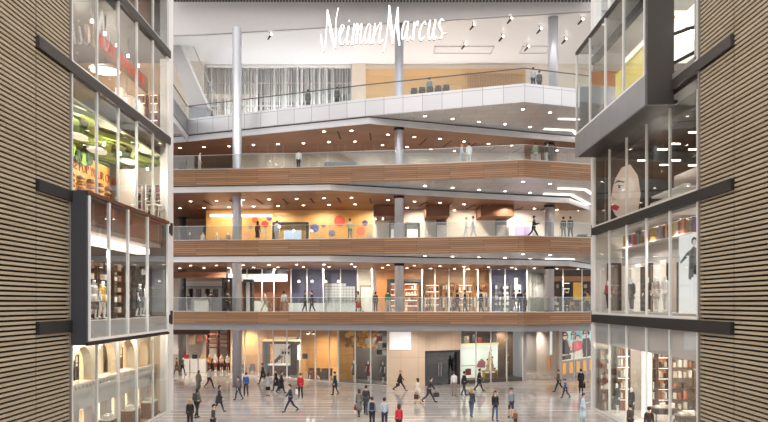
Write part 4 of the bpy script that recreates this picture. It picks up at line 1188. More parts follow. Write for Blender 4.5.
def dining_chair(x, y, z, rz, label, group, m=ORANGE):
    t = thing('wooden_chair', label, 'chair', (x, y, z), rz, group)
    def p(nm, f): mb = MB(); f(mb); mb.part(nm, t, local=True)
    p('seat', lambda b: b.bev(-.22, .22, -.22, .22, .42, .46, m, .02)); p('backrest', lambda b: b.bev(-.22, .22, .18, .22, .6, .92, m, .02))
    for a in (-.19, .19):
        p('leg', lambda b: b.tube([(a, -.19, 0), (a, -.19, .43)], .02, m, 6)); p('leg', lambda b: b.tube([(a, .2, 0), (a, .2, .9)], .02, m, 6))
    return t
dining_chair(wx(573, 66.6), 66.6, Z2, 2.6, 'wooden chair before the glowing yellow panel, left one', 'chairs at the yellow panel')
dining_chair(wx(580, 66.8), 66.8, Z2, 3.5, 'wooden chair before the glowing yellow panel, right one', 'chairs at the yellow panel')

# ================================================================== third level shops
Z3, C3, Y3 = 11.9, 15.87, 67.0
def X3(px): return wx(px, Y3)
AMB = boards('amber_panels', '#e6b26a', '#dba659', '#c4903f', 2.6, 3.2, 'xz', rough=.45, mortar=.008, grain=.12, offset=0)
wall(X3(30), X3(206), 74.6, Z3, C3, mat('#8b6a4e', .5, vary=.2))
wall(X3(206), X3(373), Y3, Z3, C3, AMB)
wall(X3(373), X3(436), Y3, Z3, C3, mat('#f0e6d6', .5))
wall(X3(436), X3(446), Y3 - .6, Z3, C3, mat('#51463f', .5), .6)
wall(X3(446), X3(495), Y3, Z3, C3, mat('#eadbc6', .5))
wall(X3(495), X3(505.5), Y3 - .6, Z3, C3, mat('#4d4038', .5), .6)
wall(X3(505.5), X3(545), Y3, Z3, C3, mat('#efe8e0', .5))
wall(X3(545), X3(620), Y3, Z3, C3, mat('#e8d9c6', .5))
MB().box(X3(211), X3(272), Y3 - .35, Y3 - .2, wz(217, Y3), wz(215, Y3), COVE).one('linear_light', 'long warm cove light high on the amber wall of the third level', 'linear light')
# dark ceiling drops over the cream shops
for a, c, lab in ((374, 400, 'first'), (424, 446, 'second'), (476, 507, 'third')):
    MB().box(X3(a), X3(c), 63.5, 66.9, 14.9, 15.85, WOODC).one('ceiling_drop', '%s lowered timber ceiling box from the left, third level shops' % lab, 'ceiling box', 'lowered timber ceiling boxes of the third level')
DISC = [(255,220,3,'#d06a3c','small orange'),(265,224,3.4,'#c9452e','red'),(269.5,218,2.9,'#56437a','violet'),(251,227,2.4,'#a39a8c','grey'),(264.5,231.5,2.5,'#b9b0a2','pale grey'),
        (247.6,234.7,3,'#e09a86','dusty pink'),(339.5,221,5.6,'#d5573f','large red'),(332,233,3.4,'#8a83a4','lilac'),(315,228,4.2,'#6a6aa8','blue violet'),(323.5,226,1.9,'#8c8278','tiny grey'),
        (361,231,4.4,'#e2795f','large coral'),(365,223,2.9,'#4a3a66','deep purple'),(369,235,2.5,'#b1a08c','taupe')]
for px, py, r, c, nm in DISC:
    x, z, rr = wx(px, Y3), wz(py, Y3), r*Y3/FP
    mb = MB(); n = 22
    vs = [(x + rr*math.cos(2*math.pi*k/n), Y3 - .06, z + rr*math.sin(2*math.pi*k/n)) for k in range(n)]
    mb.slab(vs, (0, .055, 0), mat(c, .5)); mb.one('wall_disc', '%s round disc on the amber wall, %s' % (nm, 'left of the black frame' if px < 275 else 'right of the black frame'), 'wall decoration', 'coloured discs on the amber wall')
t = portal('black display frame with pale blue screen on the amber wall', X3(273.5), X3(309), 66.2, Z3, wz(222, 66.2), .2, DARKG, .5)
MB().box(X3(285), X3(302), 66.3, 66.42, 12.5, 13.9, mat('#a9bdd6', .4, emit=.3)).part('screen', t)
counter('white low counter at far left of the third level', wx(186, 69), wx(208, 69), 68.6, 69.3, Z3, 12.9, mat('#e9e4da', .4))
for k, (px, tp, bt) in enumerate(((190, '#2f3a34', '#3a3836'), (203, '#d8cfc0', '#cbbfae'), (217, '#cdb79c', '#e3d9ca'), (228, '#8a7f72', '#5b4b40'))):
    mannequin(wx(px, 66), 66, Z3, 15*k - 20, '%s mannequin from the left on the third level, left of the amber wall' % ORD[k], tp, bt, wear='skirt' if k % 2 else 'pants')
MB().box(X3(176), X3(206), 71, 71.2, 14.6, 15.3, mat('#7c5138', .5)).one('header_board', 'brown header board at far left of the third level', 'header')
for k, (a, c) in enumerate(((389, 396), (405, 419.5))):
    t = portal('black framed display niche %s the middle column, third level' % ('left of' if k == 0 else 'right of'), X3(a), X3(c), 66.3, Z3, wz(222.5, 66.3), .15, DARKG, .5)
    MB().box(X3(a) + .2, X3(c) - .2, 66.5, 66.6, 12.4, 14.0, mat('#fbf6ee', .5, emit=.5)).part('light_panel', t)
MB().ball((X3(406.5), 66.1, 13.0), .28, mat('#d8c06a', .5), 14).one('globe', 'yellow ball in the niche right of the middle column, third level', 'ball', smooth=True)
MB().box(X3(377), X3(380.5), 66.0, 66.5, Z3, 12.8, mat('#d9e1e2', .5)).one('plinth', 'small pale plinth left of the black framed niches, third level', 'plinth')
for k, px in enumerate((376.5, 384, 424)):
    x = wx(px, 65.5); z = 14.7
    t = thing('hook_pendant', '%s dark hook shaped pendant from the left in the cream shops, third level' % ORD[k], 'lamp', (x, 65.5, z), group='hook pendants of the third level')
    MB().tube([(x, 65.5, 15.8), (x, 65.5, z+.3), (x+.1, 65.5, z+.1), (x, 65.5, z), (x-.1, 65.5, z+.1)], .025, DARKG, 6).part('stem', t)
    MB().lathe((x-.1, 65.5, z+.1), [(.05, 0), (.03, .12)], LAMP, 8).part('lamp', t)
for k, (a, c, col) in enumerate(((436.5, 445.5, '#a8a3a0'), (495.5, 505, '#9a948f'))):
    MB().box(X3(a), X3(c), Y3 - .75, Y3 - .62, Z3, wz(226, Y3), mat(col, .4)).one('display_board', 'grey lower panel on the %s dark pilaster of the third level' % ORD[k], 'panel')
t = T3('white framed display with lilac screen left of the striding person, third level', 'display', 'display_case', (X3(519), 66.2, Z3))
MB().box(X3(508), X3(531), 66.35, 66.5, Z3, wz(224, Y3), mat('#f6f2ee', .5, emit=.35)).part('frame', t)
MB().box(X3(513), X3(529), 66.28, 66.34, Z3 + .15, wz(227, Y3), mat('#b9a2c6', .4, emit=.2)).part('screen', t)
for k, px in enumerate((452, 483, 489)):
    counter('%s cream display table from the left on the third level' % ORD[k], wx(px-3.6+k, 65.6), wx(px+2.4, 65.6), 65.2 + .1*k, 65.9 + .1*k, Z3, 12.75, mat('#f1e9dc', .45), name='display_table')
def round_table(x, y, z, label, top_='#3a322e'):
    t = thing('cafe_table', label, 'table', (x, y, z))
    MB().lathe((x, y, z), [(.42, .72), (.42, .76)], mat(top_, .4), 20).part('tabletop', t)
    MB().tube([(x, y, z + .03), (x, y, z + .72)], .04, DARKG, 8).part('pedestal', t)
    MB().lathe((x, y, z), [(.26, 0), (.2, .03)], DARKG, 16).part('foot', t)
for k, px in enumerate((561, 575, 587)):
    round_table(wx(px, 60), 60, Z3, '%s dark cafe table from the left at the right end, third level' % ORD[k])
for k, px in enumerate((567.5, 581)):
    dining_chair(wx(px, 61.2), 61.2, Z3, .4*k, '%s dark cafe chair from the left at the right end, third level' % ORD[k], 'cafe chairs of the third level', DARKG)
counter('dark bar block between the cafe tables, third level', wx(578, 63.6), wx(586, 63.6), 63.2, 64, Z3, 13.2, mat('#4a3a31', .5))

# ================================================================== fourth level
Z4, C4, Y4 = 17.55, 21.5, 67.5
def X4(px): return wx(px, Y4)
wall(X4(20), X4(238), 75, Z4, C4, mat('#b5a595', .5))
wall(X4(238), X4(525), Y4, Z4, C4, mat('#c9bfb4', .45, vary=.1))
wall(X4(525), X4(541), Y4 - .5, Z4, C4, WOODF)
wall(X4(541), X4(620), Y4, Z4, C4, boards('pale_timber', '#c8ad93', '#b89a7e', '#8f755d', 1.6, 1.2, 'xz', rough=.5, mortar=.008, grain=.15))
for k in range(16):
    px = (244, 252, 259, 268, 276, 283, 332, 338, 345, 360, 366, 374, 455, 492, 506, 318)[k]
    x = wx(px, 64); z = 18.9 + .35*math.sin(k*2.3)
    t = thing('globe_pendant', '%s glowing glass globe lamp listed along the fourth level hall' % ORD[k], 'lamp', (x, 64, z), group='globe lamps of the fourth level hall')
    t['label'] = 'small glowing globe lamp behind the fourth level glass, %s from the left' % ORD[sorted((244, 252, 259, 268, 276, 283, 332, 338, 345, 360, 366, 374, 455, 492, 506, 318)).index(px)]
    MB().tube([(x, 64, z + .1), (x, 64, C4)], .01, STEEL, 5).part('cord', t)
    MB().ball((x, 64, z), .1, mat('#fff3df', .5, emit=7), 10).part('globe', t, smooth=True)
t = T3('long grey sofa behind the fourth level glass, left of centre', 'sofa', 'sofa', (wx(340, 57.5), 57.5, Z4))
SOF = mat('#8f97a3', .7)
MB().bev(wx(325, 57.5), wx(357, 57.5), 57.1, 58.0, Z4 + .12, Z4 + .45, SOF, .06).part('seat', t)
MB().bev(wx(325, 57.5), wx(357, 57.5), 57.0, 57.25, Z4 + .45, Z4 + .95, SOF, .06).part('backrest', t)
for a in (326, 356): MB().bev(wx(a, 57.5) - .12, wx(a, 57.5) + .12, 57.25, 58.0, Z4 + .45, Z4 + .7, SOF, .05).part('armrest', t)
for k, px in enumerate((182, 189)):
    counter('%s dark bar counter from the left at far left of the fourth level' % ORD[k], wx(px - 3, 62), wx(px + 3, 62), 61.6, 62.4, Z4, Z4 + 1.15, mat('#5a5049', .5), mat('#d9d4cc', .4))
h = T3('white framed plant display left of the right column, fourth level', 'display', 'plant_display', (wx(535, 58), 58, Z4))
MB().box(wx(531, 58.4), wx(541, 58.4), 58.4, 58.55, Z4, Z4 + 1.9, mat('#d8d2c6', .5)).part('panel', h)
for k in range(2):
    x = wx(532.5 + 6*k, 58.1)
    p = thing('potted_plant', '%s leafy potted plant from the left at the fourth level plant display' % ORD[k], 'plant', (x, 58.1, Z4))
    MB().lathe((x, 58.1, Z4), [(.1, 0), (.14, .25), (.12, .25)], mat('#e3ddd2', .6), 12).part('pot', p)
    mb = MB(); rr = random.Random(k)
    for j in range(26):
        a = rr.uniform(0, 6.28); b_ = rr.uniform(.08, .22); zz = rr.uniform(.4, .95)
        c = Vector((x + .3*b_*math.cos(a), 58.1 + .3*b_*math.sin(a), Z4 + .25))
        tip = c + Vector((b_*math.cos(a), b_*math.sin(a)*.6, zz - .25)); w_ = Vector((-math.sin(a), math.cos(a), 0))*.05
        mid = c.lerp(tip, .6)
        mb.add([c, mid + w_, tip, mid - w_], [(0, 1, 2, 3)], mat('#6d8a5a', .6))
    mb.part('leaves', p)
MB().box(X4(556), X4(590), Y4 - .3, Y4 - .15, 18.4, 19.6, mat('#d6c4ae', .5)).one('display_board', 'pale timber display panel at the right end of the fourth level', 'panel')

# ================================================================== ground floor shops at the back
ZT = 4.75
def fac(a, b):
    """frame of a facade that runs from XY a to b: (along, inward depth, z) -> world"""
    a, b = Vector((a[0], a[1])), Vector((b[0], b[1])); u = (b - a).normalized(); n = Vector((-u.y, u.x)); L = (b - a).length
    return (lambda p: Vector((a.x + u.x*p.x + n.x*p.y, a.y + u.y*p.x + n.y*p.y, p.z))), L, a, u, n
def FBX(tf, *q):
    mb = MB(tf)
    for b in q: mb.box(*b)
    return mb
P0, P1, P2, P3, P4, P5 = (-15.0, 69.0), (-4.05, 61.7), (.34, 59.4), (3.46, 59.0), (6.57, 60.5), (12.53, 63.1)
HONEY = boards('honey_timber', '#dba765', '#cd9650', '#a67636', 2.2, .8, 'xz', rough=.4, mortar=.008, grain=.22)
# far left clothes shop
wall(-26, -14.2, 76.5, 0, ZT, mat('#cfc3b5', .5))
MB().box(-14.6, -14.4, 69.6, 76.5, 0, ZT, mat('#c8b7a3', .5)).one('wall_shop', kind='structure')
MB().box(-22, -15.2, 61.0, 61.2, 4.25, 4.85, mat('#4a3027', .45)).one('header_board', 'dark brown header board above the far left ground floor shop', 'header')
DKRED = mat('#5d2f26', .45)
t = T3('dark red brown shelving tower left of the left column, ground floor', 'shelf', 'shelf_tower', (wx(218, 73), 73, 0))
for a in (207.5, 218, 228.5): MB().box(wx(a, 73) - .07, wx(a, 73) + .07, 72.7, 73.5, 0, 4.5, DKRED).part('upright', t)
for z in (.5, 1.1, 2.3, 2.75, 3.2, 3.7): MB().box(wx(207, 73), wx(229, 73), 72.7, 73.5, z, z + .1, DKRED).part('shelf', t)
MB().box(wx(207, 73), wx(229, 73), 73.45, 73.5, 0, 1.2, DKRED).part('back_panel', t)
for k in range(4):
    mannequin(wx(209.5 + 6*k, 71.6), 71.6, .0, 20*k - 30, '%s mannequin torso group from the left before the dark red shelving' % ORD[k], ('#c98a5c', '#e8ddd2', '#d9b39a', '#f0e9e2')[k], ('#5a3a30', '#8a2f2c', '#3c2a26', '#6a4034')[k], wear='skirt', coat=.1)
for k, (px, c, nm, hgt) in enumerate(((186.5, '#b8263a', 'bright red', 1.35), (194.7, '#2a2a30', 'black', 1.35), (203, '#d8c08a', 'tan', 1.35))):
    x = wx(px, 71); y = 71.0
    MB().bev(x - .36, x + .36, y - .36, y + .36, 0, hgt, mat('#f1eeea', .35), .03).one('plinth', '%s white display plinth from the left, far left ground floor shop' % ORD[k], 'plinth')
    b_ = thing('handbag', '%s handbag shown on a white plinth in the far left shop' % nm, 'bag', (x, y, hgt))
    MB().bev(x - .26, x + .26, y - .1, y + .1, hgt, hgt + .42, mat(c, .5), .06).part('bag_body', b_)
    MB().tube([(x + .17*math.cos(q*.45), y, hgt + .38 + .26*math.sin(q*.45)) for q in range(8)], .02, mat(c, .5), 6).part('handle', b_)
for k, (px, a, c, col) in enumerate(((175, 1.6, 4.2, '#efe9e2'), (181, 2.2, 4.4, '#d8c3a0'), (192, 2.6, 4.4, '#8d7462'), (200, 2.9, 4.5, '#6a3a2c'))):
    x = wx(px, 74)
    MB().box(x - .35, x + .35, 74, 74.06, a, c, mat(col, .7)).one('hanging_banner', '%s hanging fabric panel from the left in the far left ground floor shop' % ORD[k], 'banner', 'hanging panels in the far left shop')
counter('long white counter in the far left ground floor shop', wx(184, 73.5), wx(206, 73.5), 73.2, 74, 0, 1.0, mat('#efebe6', .4))
# honey timber shop
tf, L, A, U, Nn = fac(P0, P1)
FBX(tf, (-.3, L, 5.0, 5.2, 0, ZT, HONEY)).one('wall_shop', kind='structure')
FBX(tf, (-.25, 0.0, 0.05, 5, 0, ZT, HONEY)).one('wall_shop', kind='structure')
FBX(tf, (L - .15, L + .05, 0.05, 5, 0, ZT, HONEY)).one('wall_shop', kind='structure')
FBX(tf, (-.3, L, -.25, 0.0, -.0, .07, mat('#cfc7be', .35))).one('trim_6', kind='structure')
g = thing('window_22', 'glass front of the honey timber shop on the ground floor', 'window', (A.x, A.y, 0), kind='structure')
xs = [0, 1.8, 3.6, 5.5, 7.2, 8.9, 10.6, 12.2, L]
for x in xs: FBX(tf, (x - .04, x + .04, -.06, .06, .07, ZT, MULL)).part('mullion', g)
for a, c in zip(xs, xs[1:]): FBX(tf, (a + .04, c - .04, -.012, .012, .07, ZT, GLASS)).part('glass_pane', g)
# kiosk with dark posts and stair behind
YK = 67.5
def XK(px): return wx(px, YK)
t = thing('kiosk_frame', 'dark framed kiosk with pale counter in the honey timber shop', 'kiosk', (XK(281), YK, 0))
for a, c in ((262.5, 267.5), (290.5, 297)): MB().box(XK(a), XK(c), YK, YK + 1.6, 0, 3.05, mat('#2e2723', .45)).part('post', t)
MB().box(XK(262.5), XK(300), YK, YK + 1.6, 3.05, 3.3, mat('#3a2d25', .45)).part('header', t)
MB().box(XK(262.5), XK(300), YK, YK + 1.6, 3.3, 3.42, mat('#f0c98c', .45, emit=.8)).part('light_edge', t)
MB().box(XK(267.5), XK(290.5), YK + .3, YK + 1.0, 0, .95, mat('#4a2f26', .45)).part('counter_front', t)
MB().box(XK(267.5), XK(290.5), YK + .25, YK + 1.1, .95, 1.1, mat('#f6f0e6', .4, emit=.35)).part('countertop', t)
t = thing('staircase', 'red brown staircase rising behind the dark kiosk', 'stairs', (XK(281), 69.2, 0))
YS = 69.2
mb = MB()
for k in range(11):
    x = wx(272, YS) + k*.24; mb.box(x, x + .26, YS, YS + .8, .9 + k*.24, 1.0 + k*.24, mat('#7a4632', .5))
mb.part('treads', t)
x0, x1 = wx(272, YS), wx(272, YS) + 11*.24
MB().slab([(x0, YS - .06, .7), (x1, YS - .06, 3.4), (x1, YS - .06, 3.75), (x0, YS - .06, 1.1)], (0, .05, 0), mat('#8a5038', .5)).part('stringer', t)
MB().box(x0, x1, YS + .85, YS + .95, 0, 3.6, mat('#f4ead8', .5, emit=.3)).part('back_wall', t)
t = thing('menu_board', 'white board with dark marks between the posts of the kiosk', 'board', (XK(284), YK + .5, 1.9))
MB().box(XK(279.5), XK(289.5), YK + .5, YK + .58, 1.85, 2.5, mat('#f3efe8', .5)).part('panel', t)
for k in range(3): MB().box(XK(281) + k*.28, XK(281) + k*.28 + .2, YK + .47, YK + .5, 2.05, 2.28, DARKG).part('mark', t)
for a in (281, 284): MB().tube([(XK(a), YK + .5, 1.1), (XK(a), YK + .5, 1.85)], .025, DARKG, 6).part('support', t)
MB().box(XK(297), XK(301.5), YK + .3, YK + .4, 1.5, 2.9, mat('#f6f1e8', .5, emit=.4)).one('hanging_lightbox', 'bright white panel right of the kiosk post', 'panel')
MB().box(XK(302), XK(307), YK + .3, YK + .6, 1.6, 2.1, mat('#241e1b', .4)).one('wall_screen', 'small black screen right of the dark kiosk', 'screen')
def easy_chair(px, y, label):
    x = wx(px, y); m = mat('#6a4a36', .7)
    t = thing('armchair', label, 'chair', (x, y, 0), group='armchairs in the honey timber shop')
    MB().bev(x - .26, x + .26, y - .3, y + .3, .3, .48, m, .05).part('seat', t)
    MB().bev(x - .26, x + .26, y + .2, y + .3, .48, .92, m, .05).part('backrest', t)
    for a in (-.22, .22):
        MB().bev(x + a - .05, x + a + .05, y - .3, y + .2, .48, .65, m, .03).part('armrest', t)
        for c in (-.28, .28): MB().tube([(x + a, y + c, 0), (x + a, y + c, .31)], .03, DARKG, 6).part('leg', t)
for k, px in enumerate((311, 317.5, 324, 329.5)): easy_chair(px, 65.4 - .2*k, '%s dark armchair from the left in the honey timber shop' % ORD[k])
for k, px in enumerate((243, 252)): easy_chair(px, 69.5, '%s dark armchair from the left at the left end of the honey timber shop' % ORD[k])
counter('low brown cabinet before the armchairs in the honey timber shop', wx(310.5, 64.6), wx(317, 64.6), 64.4, 64.8, 0, .7, mat('#8a5a36', .5), name='cabinet')
counter('low grey cabinet before the armchairs in the honey timber shop', wx(320, 64.2), wx(329, 64.2), 64.0, 64.4, 0, .75, mat('#5f5149', .5), name='cabinet')
for k, (px, y) in enumerate(((308, 66), (314, 66))):
    x = wx(px, y)
    t = thing('pendant_lamp', '%s dark pendant lamp from the left above the honey timber shop' % ORD[k], 'lamp', (x, y, 4.0), group='pendants of the honey timber shop')
    MB().lathe((x, y, 4.1), [(.22, 0), (.2, .1), (.05, .25)], DARKG, 12).part('shade', t)
    MB().lathe((x, y, 4.08), [(.15, 0), (.15, .02)], LAMP, 12).part('bulb', t)
    MB().tube([(x, y, 4.35), (x, y, 4.75)], .015, DARKG, 5).part('cord', t)
# display window with three mannequins
tf, L, A, U, Nn = fac(P1, P2)
FBX(tf, (0, L, 2.2, 2.35, 0, ZT, mat('#76716f', .4, vary=.12, vscale=.8))).one('wall_shop', kind='structure')
FBX(tf, (0, L, 0.02, 2.2, 0, .12, mat('#8d8885', .35))).one('display_platform', 'grey platform under the three mannequins in the display window', 'platform')
g = thing('window_23', 'display window with three mannequins on the ground floor', 'window', (A.x, A.y, 0), kind='structure')
xs = [0.05, 1.75, 3.3, L - .05]
for x in xs: FBX(tf, (x - .04, x + .04, -.06, .06, 0, ZT, MULL)).part('mullion', g)
for a, c in zip(xs, xs[1:]): FBX(tf, (a + .04, c - .04, -.012, .012, .02, ZT, GLASS)).part('glass_pane', g)
FBX(tf, (0, L, -.05, .05, 0, .02, MULL)).part('bottom_rail', g)
for k, (u_, tp, nm) in enumerate(((1.05, '#6f6d70', 'grey dress, left one of the three'), (2.5, '#8a3038', 'dark red dress, middle one of the three'), (3.95, '#5f5d62', 'slate dress, right one of the three'))):
    p = tf(Vector((u_, 1.0, .15)))
    mannequin(p.x, p.y, p.z, -28, 'white mannequin in %s in the display window' % nm, tp, tp, wear='skirt', sleeves=False, coat=.08)
t = thing('hanging_sculpture', 'golden hanging leaf sculpture above the three mannequins', 'sculpture', tuple(tf(Vector((2.0, 1.3, 3.0)))))
rr = random.Random(9); GOLDS = [mat('#c98a2a', .35, .5), mat('#e0ab4a', .35, .5), mat('#a8681c', .4, .4)]
for k in range(64):
    q = Vector((.35 + 3.1*rr.random(), .9 + rr.uniform(-.35, .5), 4.6 - rr.random()**1.3*1.55)); c = tf(q)
    mb = MB(); a = rr.uniform(0, 3.14); r = rr.uniform(.14, .3)
    n = 8; dv = Vector((math.cos(a)*.5 + U.x, math.sin(a)*.3 + U.y, 0)).normalized(); up_ = Vector((0, 0, 1))
    mb.slab([c + dv*r*math.cos(2*math.pi*i/n) + up_*r*.8*math.sin(2*math.pi*i/n) for i in range(n)], (Nn.x*.02, Nn.y*.02, 0), GOLDS[k % 3])
    mb.tube([c, Vector((c.x, c.y, 4.74))], .006, GOLDS[0], 4); mb.part('leaf', t)
for k in range(6):
    q = tf(Vector((3.55 + .55*(k % 2), 1.2, 2.5 + .62*(k//2))))
    m_ = ('#2a2625', '#e8e3dc', '#f3efe9', '#2f2b2a', '#b9484a', '#d8d2ca')[k]
    MB().bev(q.x - .3, q.x + .3, q.y - .12, q.y + .12, q.z, q.z + .4, mat(m_, .5), .03).one('display_box', '%s display box from the bottom on the wall right of the golden sculpture' % ORD[k], 'box', 'display boxes beside the golden sculpture')['category'] = 'box'
for k in range(3):
    q = tf(Vector((3.95, 1.3, 2.4 + .62*k)))
    FBX(tf, (3.2, 4.55, 1.05, 1.6, 2.44 + .62*k, 2.49 + .62*k, mat('#b9b3ad', .4))).one('wall_shelf', '%s wall shelf from the bottom beside the golden sculpture' % ORD[k], 'shelf')
# beige stone panels with a blank lit sign
STN = boards('beige_stone', '#e2cbb3', '#d6bda3', '#ac937c', 1.45, 2.4, 'xz', rough=.4, mortar=.008, grain=.1, offset=0)
tf, L, A, U, Nn = fac(P2, P3)
FBX(tf, (0, L, 0, .3, 0, ZT, STN)).one('wall_stone', kind='structure')
FBX(tf, (.15, 1.95, -.16, 0, 3.05, 4.55, mat('#f6f4f2', .5, emit=.4))).one('blank_sign', 'blank white lit sign box on the beige stone panels', 'sign')
tf, L, A, U, Nn = fac(P3, P4)
FBX(tf, (0, L, 0, .3, 2.95, ZT, STN)).one('wall_stone', kind='structure')
t = thing('shop_door', 'dark double glass door in a black frame between stone panels and mint window', 'door', tuple(tf(Vector((L/2, .1, 0)))))
for a, c in ((0, .12), (L - .32, L)): FBX(tf, (a, c, .0, .4, 0, 2.95, DARKG)).part('frame_post', t)
FBX(tf, (.12, L - .32, 0, .4, 2.78, 2.95, DARKG)).part('frame_header', t)
FBX(tf, (.12, L - .32, .9, .95, 0, 2.78, mat('#5d5c5d', .3, .3))).part('inner_wall', t)
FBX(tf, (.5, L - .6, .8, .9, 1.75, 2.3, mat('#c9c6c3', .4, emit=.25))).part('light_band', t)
for a, c in ((.14, 1.5), (1.52, L - .34)):
    lf = FBX(tf, (a, c, .18, .2, .02, 2.77, glass('door_glass', '#8c9092', .06, .8))).part('door_leaf', t)
    hx = 1.4 if a < 1 else 1.62
    FBX(tf, (hx - .02, hx + .02, .1, .14, .8, 1.9, STEEL)).part('door_handle', lf)
# mint light box window
tf, L, A, U, Nn = fac(P4, P5)
BRWN = mat('#6d5644', .45, vary=.15)
FBX(tf, (0, L, 1.6, 1.75, 0, ZT, BRWN)).one('wall_shop', kind='structure')
FBX(tf, (0, L, 0, 1.6, 0, .3, mat('#4d443e', .4))).one('display_platform', 'dark sill platform under the mint display window', 'platform')
FBX(tf, (0.05, 4.6, 1.2, 1.3, .3, 3.25, mat('#dfeadd', .5, emit=.55))).one('light_box', 'large pale mint light box wall behind the display window', 'light box')
FBX(tf, (0.05, 4.6, 1.0, 1.3, 3.25, 3.4, mat('#e6cf9c', .5, emit=.6))).one('light_edge', 'warm glowing top edge of the mint light box', 'linear light')
g = thing('window_24', 'glass of the mint display window and the brown bay beside it', 'window', (A.x, A.y, 0), kind='structure')
xs = [0.04, 1.6, 3.1, 4.75, L - .04]
for x in xs: FBX(tf, (x - .035, x + .035, -.06, .06, 0, ZT, MULL)).part('mullion', g)
for a, c in zip(xs, xs[1:]): FBX(tf, (a + .035, c - .035, -.012, .012, .3, ZT, GLASS)).part('glass_pane', g)
GOLD = mat('#c79a4a', .35, .6)
t = thing('open_frame', 'thin gold open frame with a dark red square inside', 'frame', tuple(tf(Vector((1.2, .7, .3)))))
for q in ((.42, .47, .35, 1.5), (1.95, 2.0, .35, 1.5)): FBX(tf, (q[0], q[1], .68, .74, q[2], q[3], GOLD)).part('side_rail', t)
for z in (.35, 1.45): FBX(tf, (.47, 1.95, .68, .74, z, z + .05, GOLD)).part('cross_rail', t)
FBX(tf, (.95, 1.5, .66, .72, .65, 1.22, mat('#94323a', .6))).part('picture', t)
t = thing('draped_bag', 'dusty pink draped bag on a gold stand beside the gold frame', 'bag', tuple(tf(Vector((2.5, .7, .3)))))
MB(tf).slab([(2.1, .6, 1.3), (2.9, .6, 1.25), (2.95, .6, 1.75), (2.6, .6, 2.05), (2.3, .6, 1.8)], (0, .2, 0), mat('#b9707c', .7)).part('bag_body', t)
MB(tf).tube([(2.5, .7, .3), (2.5, .7, 1.3)], .03, GOLD, 6).part('stand', t)
t = thing('gold_bench', 'gold slatted bench under the gold tree display', 'bench', tuple(tf(Vector((3.2, .7, .3)))))
FBX(tf, (2.75, 4.2, .5, .95, .9, 1.0, GOLD)).part('seat', t)
for q in (2.8, 3.5, 4.1): FBX(tf, (q, q + .07, .52, .93, .3, .9, GOLD)).part('leg', t)
FBX(tf, (2.95, 4.05, .6, .85, .35, .75, mat('#8a5a2c', .5))).part('lower_box', t)
t = thing('gold_tree', 'stepped gold tree with red ornaments on the gold bench', 'decoration', tuple(tf(Vector((3.55, .72, 1.0)))))
mb = MB(); c = tf(Vector((3.5, .72, 0)))
pr = []
for k in range(6): pr += [(.42 - .07*k, 1.0 + .34*k), (.3 - .05*k, 1.3 + .34*k)]
mb.lathe((c.x, c.y, 0), pr + [(.01, 3.2)], mat('#d8b27a', .4, .4), 14).part('cone', t)
for k in range(9):
    a = k*2.4; z = 1.15 + .2*k; r = .42 - .04*k
    MB().ball((c.x + r*math.cos(a), c.y + r*math.sin(a), z), .085, mat('#a0283a' if k % 2 else '#5a2030', .35), 8).part('ornament', t, smooth=True)
for k, (u_, z, c_) in enumerate(((.5, 3.75, '#3a3634'), (1.2, 3.75, '#9a8f86'), (2.1, 3.75, '#2c2826'), (2.6, 3.75, '#8a3a3a'), (3.6, 3.75, '#4a423d'), (4.2, 3.75, '#b9a894'))):
    q = tf(Vector((u_, 1.1, 0)))
    MB().bev(q.x - .25, q.x + .25, q.y - .1, q.y + .1, 3.42, 3.42 + .5 + .15*(k % 3), mat(c_, .6), .06).one('handbag', '%s bag from the left on the ledge above the mint light box' % ORD[k], 'bag', 'bags above the mint light box')
p = tf(Vector((5.4, .9, .3)))
t = thing('garland', 'slim gold and green garland column in the brown display bay', 'decoration', (p.x, p.y, .3))
for k in range(16):
    MB().ball((p.x + .1*math.sin(k*1.7), p.y, .5 + k*.22), .12, mat(('#8a7a4a', '#5a6a44', '#b08a54')[k % 3], .6), 7, 1, 1, .7).part('cluster', t)
MB().tube([(p.x, p.y, .3), (p.x, p.y, 4.2)], .02, GOLD, 6).part('stem', t)
# silver recess and the poster wall
SILV = boards('silver_wall', '#b5b1b2', '#aca8a9', '#8e8b8c', 1.8, 4.8, 'xz', rough=.4, metal=.25, mortar=.006, grain=.05, offset=0)
MB().box(12.6, 12.9, 63.2, 72, 0, ZT, SILV).one('wall_recess', kind='structure')
MB().box(12.6, 19, 72, 72.2, 0, ZT, SILV).one('wall_recess', kind='structure')
t = thing('flush_door', 'silver flush door at the back of the recess beside the brown bay', 'door', (14.2, 71.95, 0))
MB().box(13.2, 14.3, 71.93, 72, 0, 2.6, mat('#a6a2a3', .35, .3)).part('leaf', t)
MB().tube([(14.2, 71.9, 1.0), (14.2, 71.9, 1.3)], .025, STEEL, 6).part('handle', t)
tf, L, A, U, Nn = fac((15.7, 68.2), (16.15, 64.5))
FBX(tf, (-2.5, L, 0, .3, 0, ZT, mat('#c3bab4', .4, .1))).one('wall_corner', kind='structure')
FBX(tf, (1.5, 1.9, -.08, 0, 2.1, 4.3, mat('#e9f0f0', .4, emit=.5))).one('wall_light', 'slim vertical wall light on the corner beside the poster', 'wall lamp')
FBX(tf, (.7, 1.5, -.08, 0, .6, 1.9, mat('#c78a5a', .5, emit=.2))).one('directory_panel', 'small warm panel low on the silver corner beside the poster', 'panel')
tf, L, A, U, Nn = fac((16.15, 64.5), (21.5, 70.5))
FBX(tf, (0, L, 0, .3, 0, ZT, mat('#b5a596', .4))).one('wall_poster', kind='structure')
FBX(tf, (.1, L, -.3, 0, 4.35, ZT, mat('#d99a5a', .45, emit=.2))).one('header_board', 'warm orange header board above the poster of three women', 'header')
o = tf(Vector((.1, -.02, 1.6)))
SK1, SK2, HRD, HRB = '#e8c3a4', '#d9ab88', '#1e1614', '#3a241a'
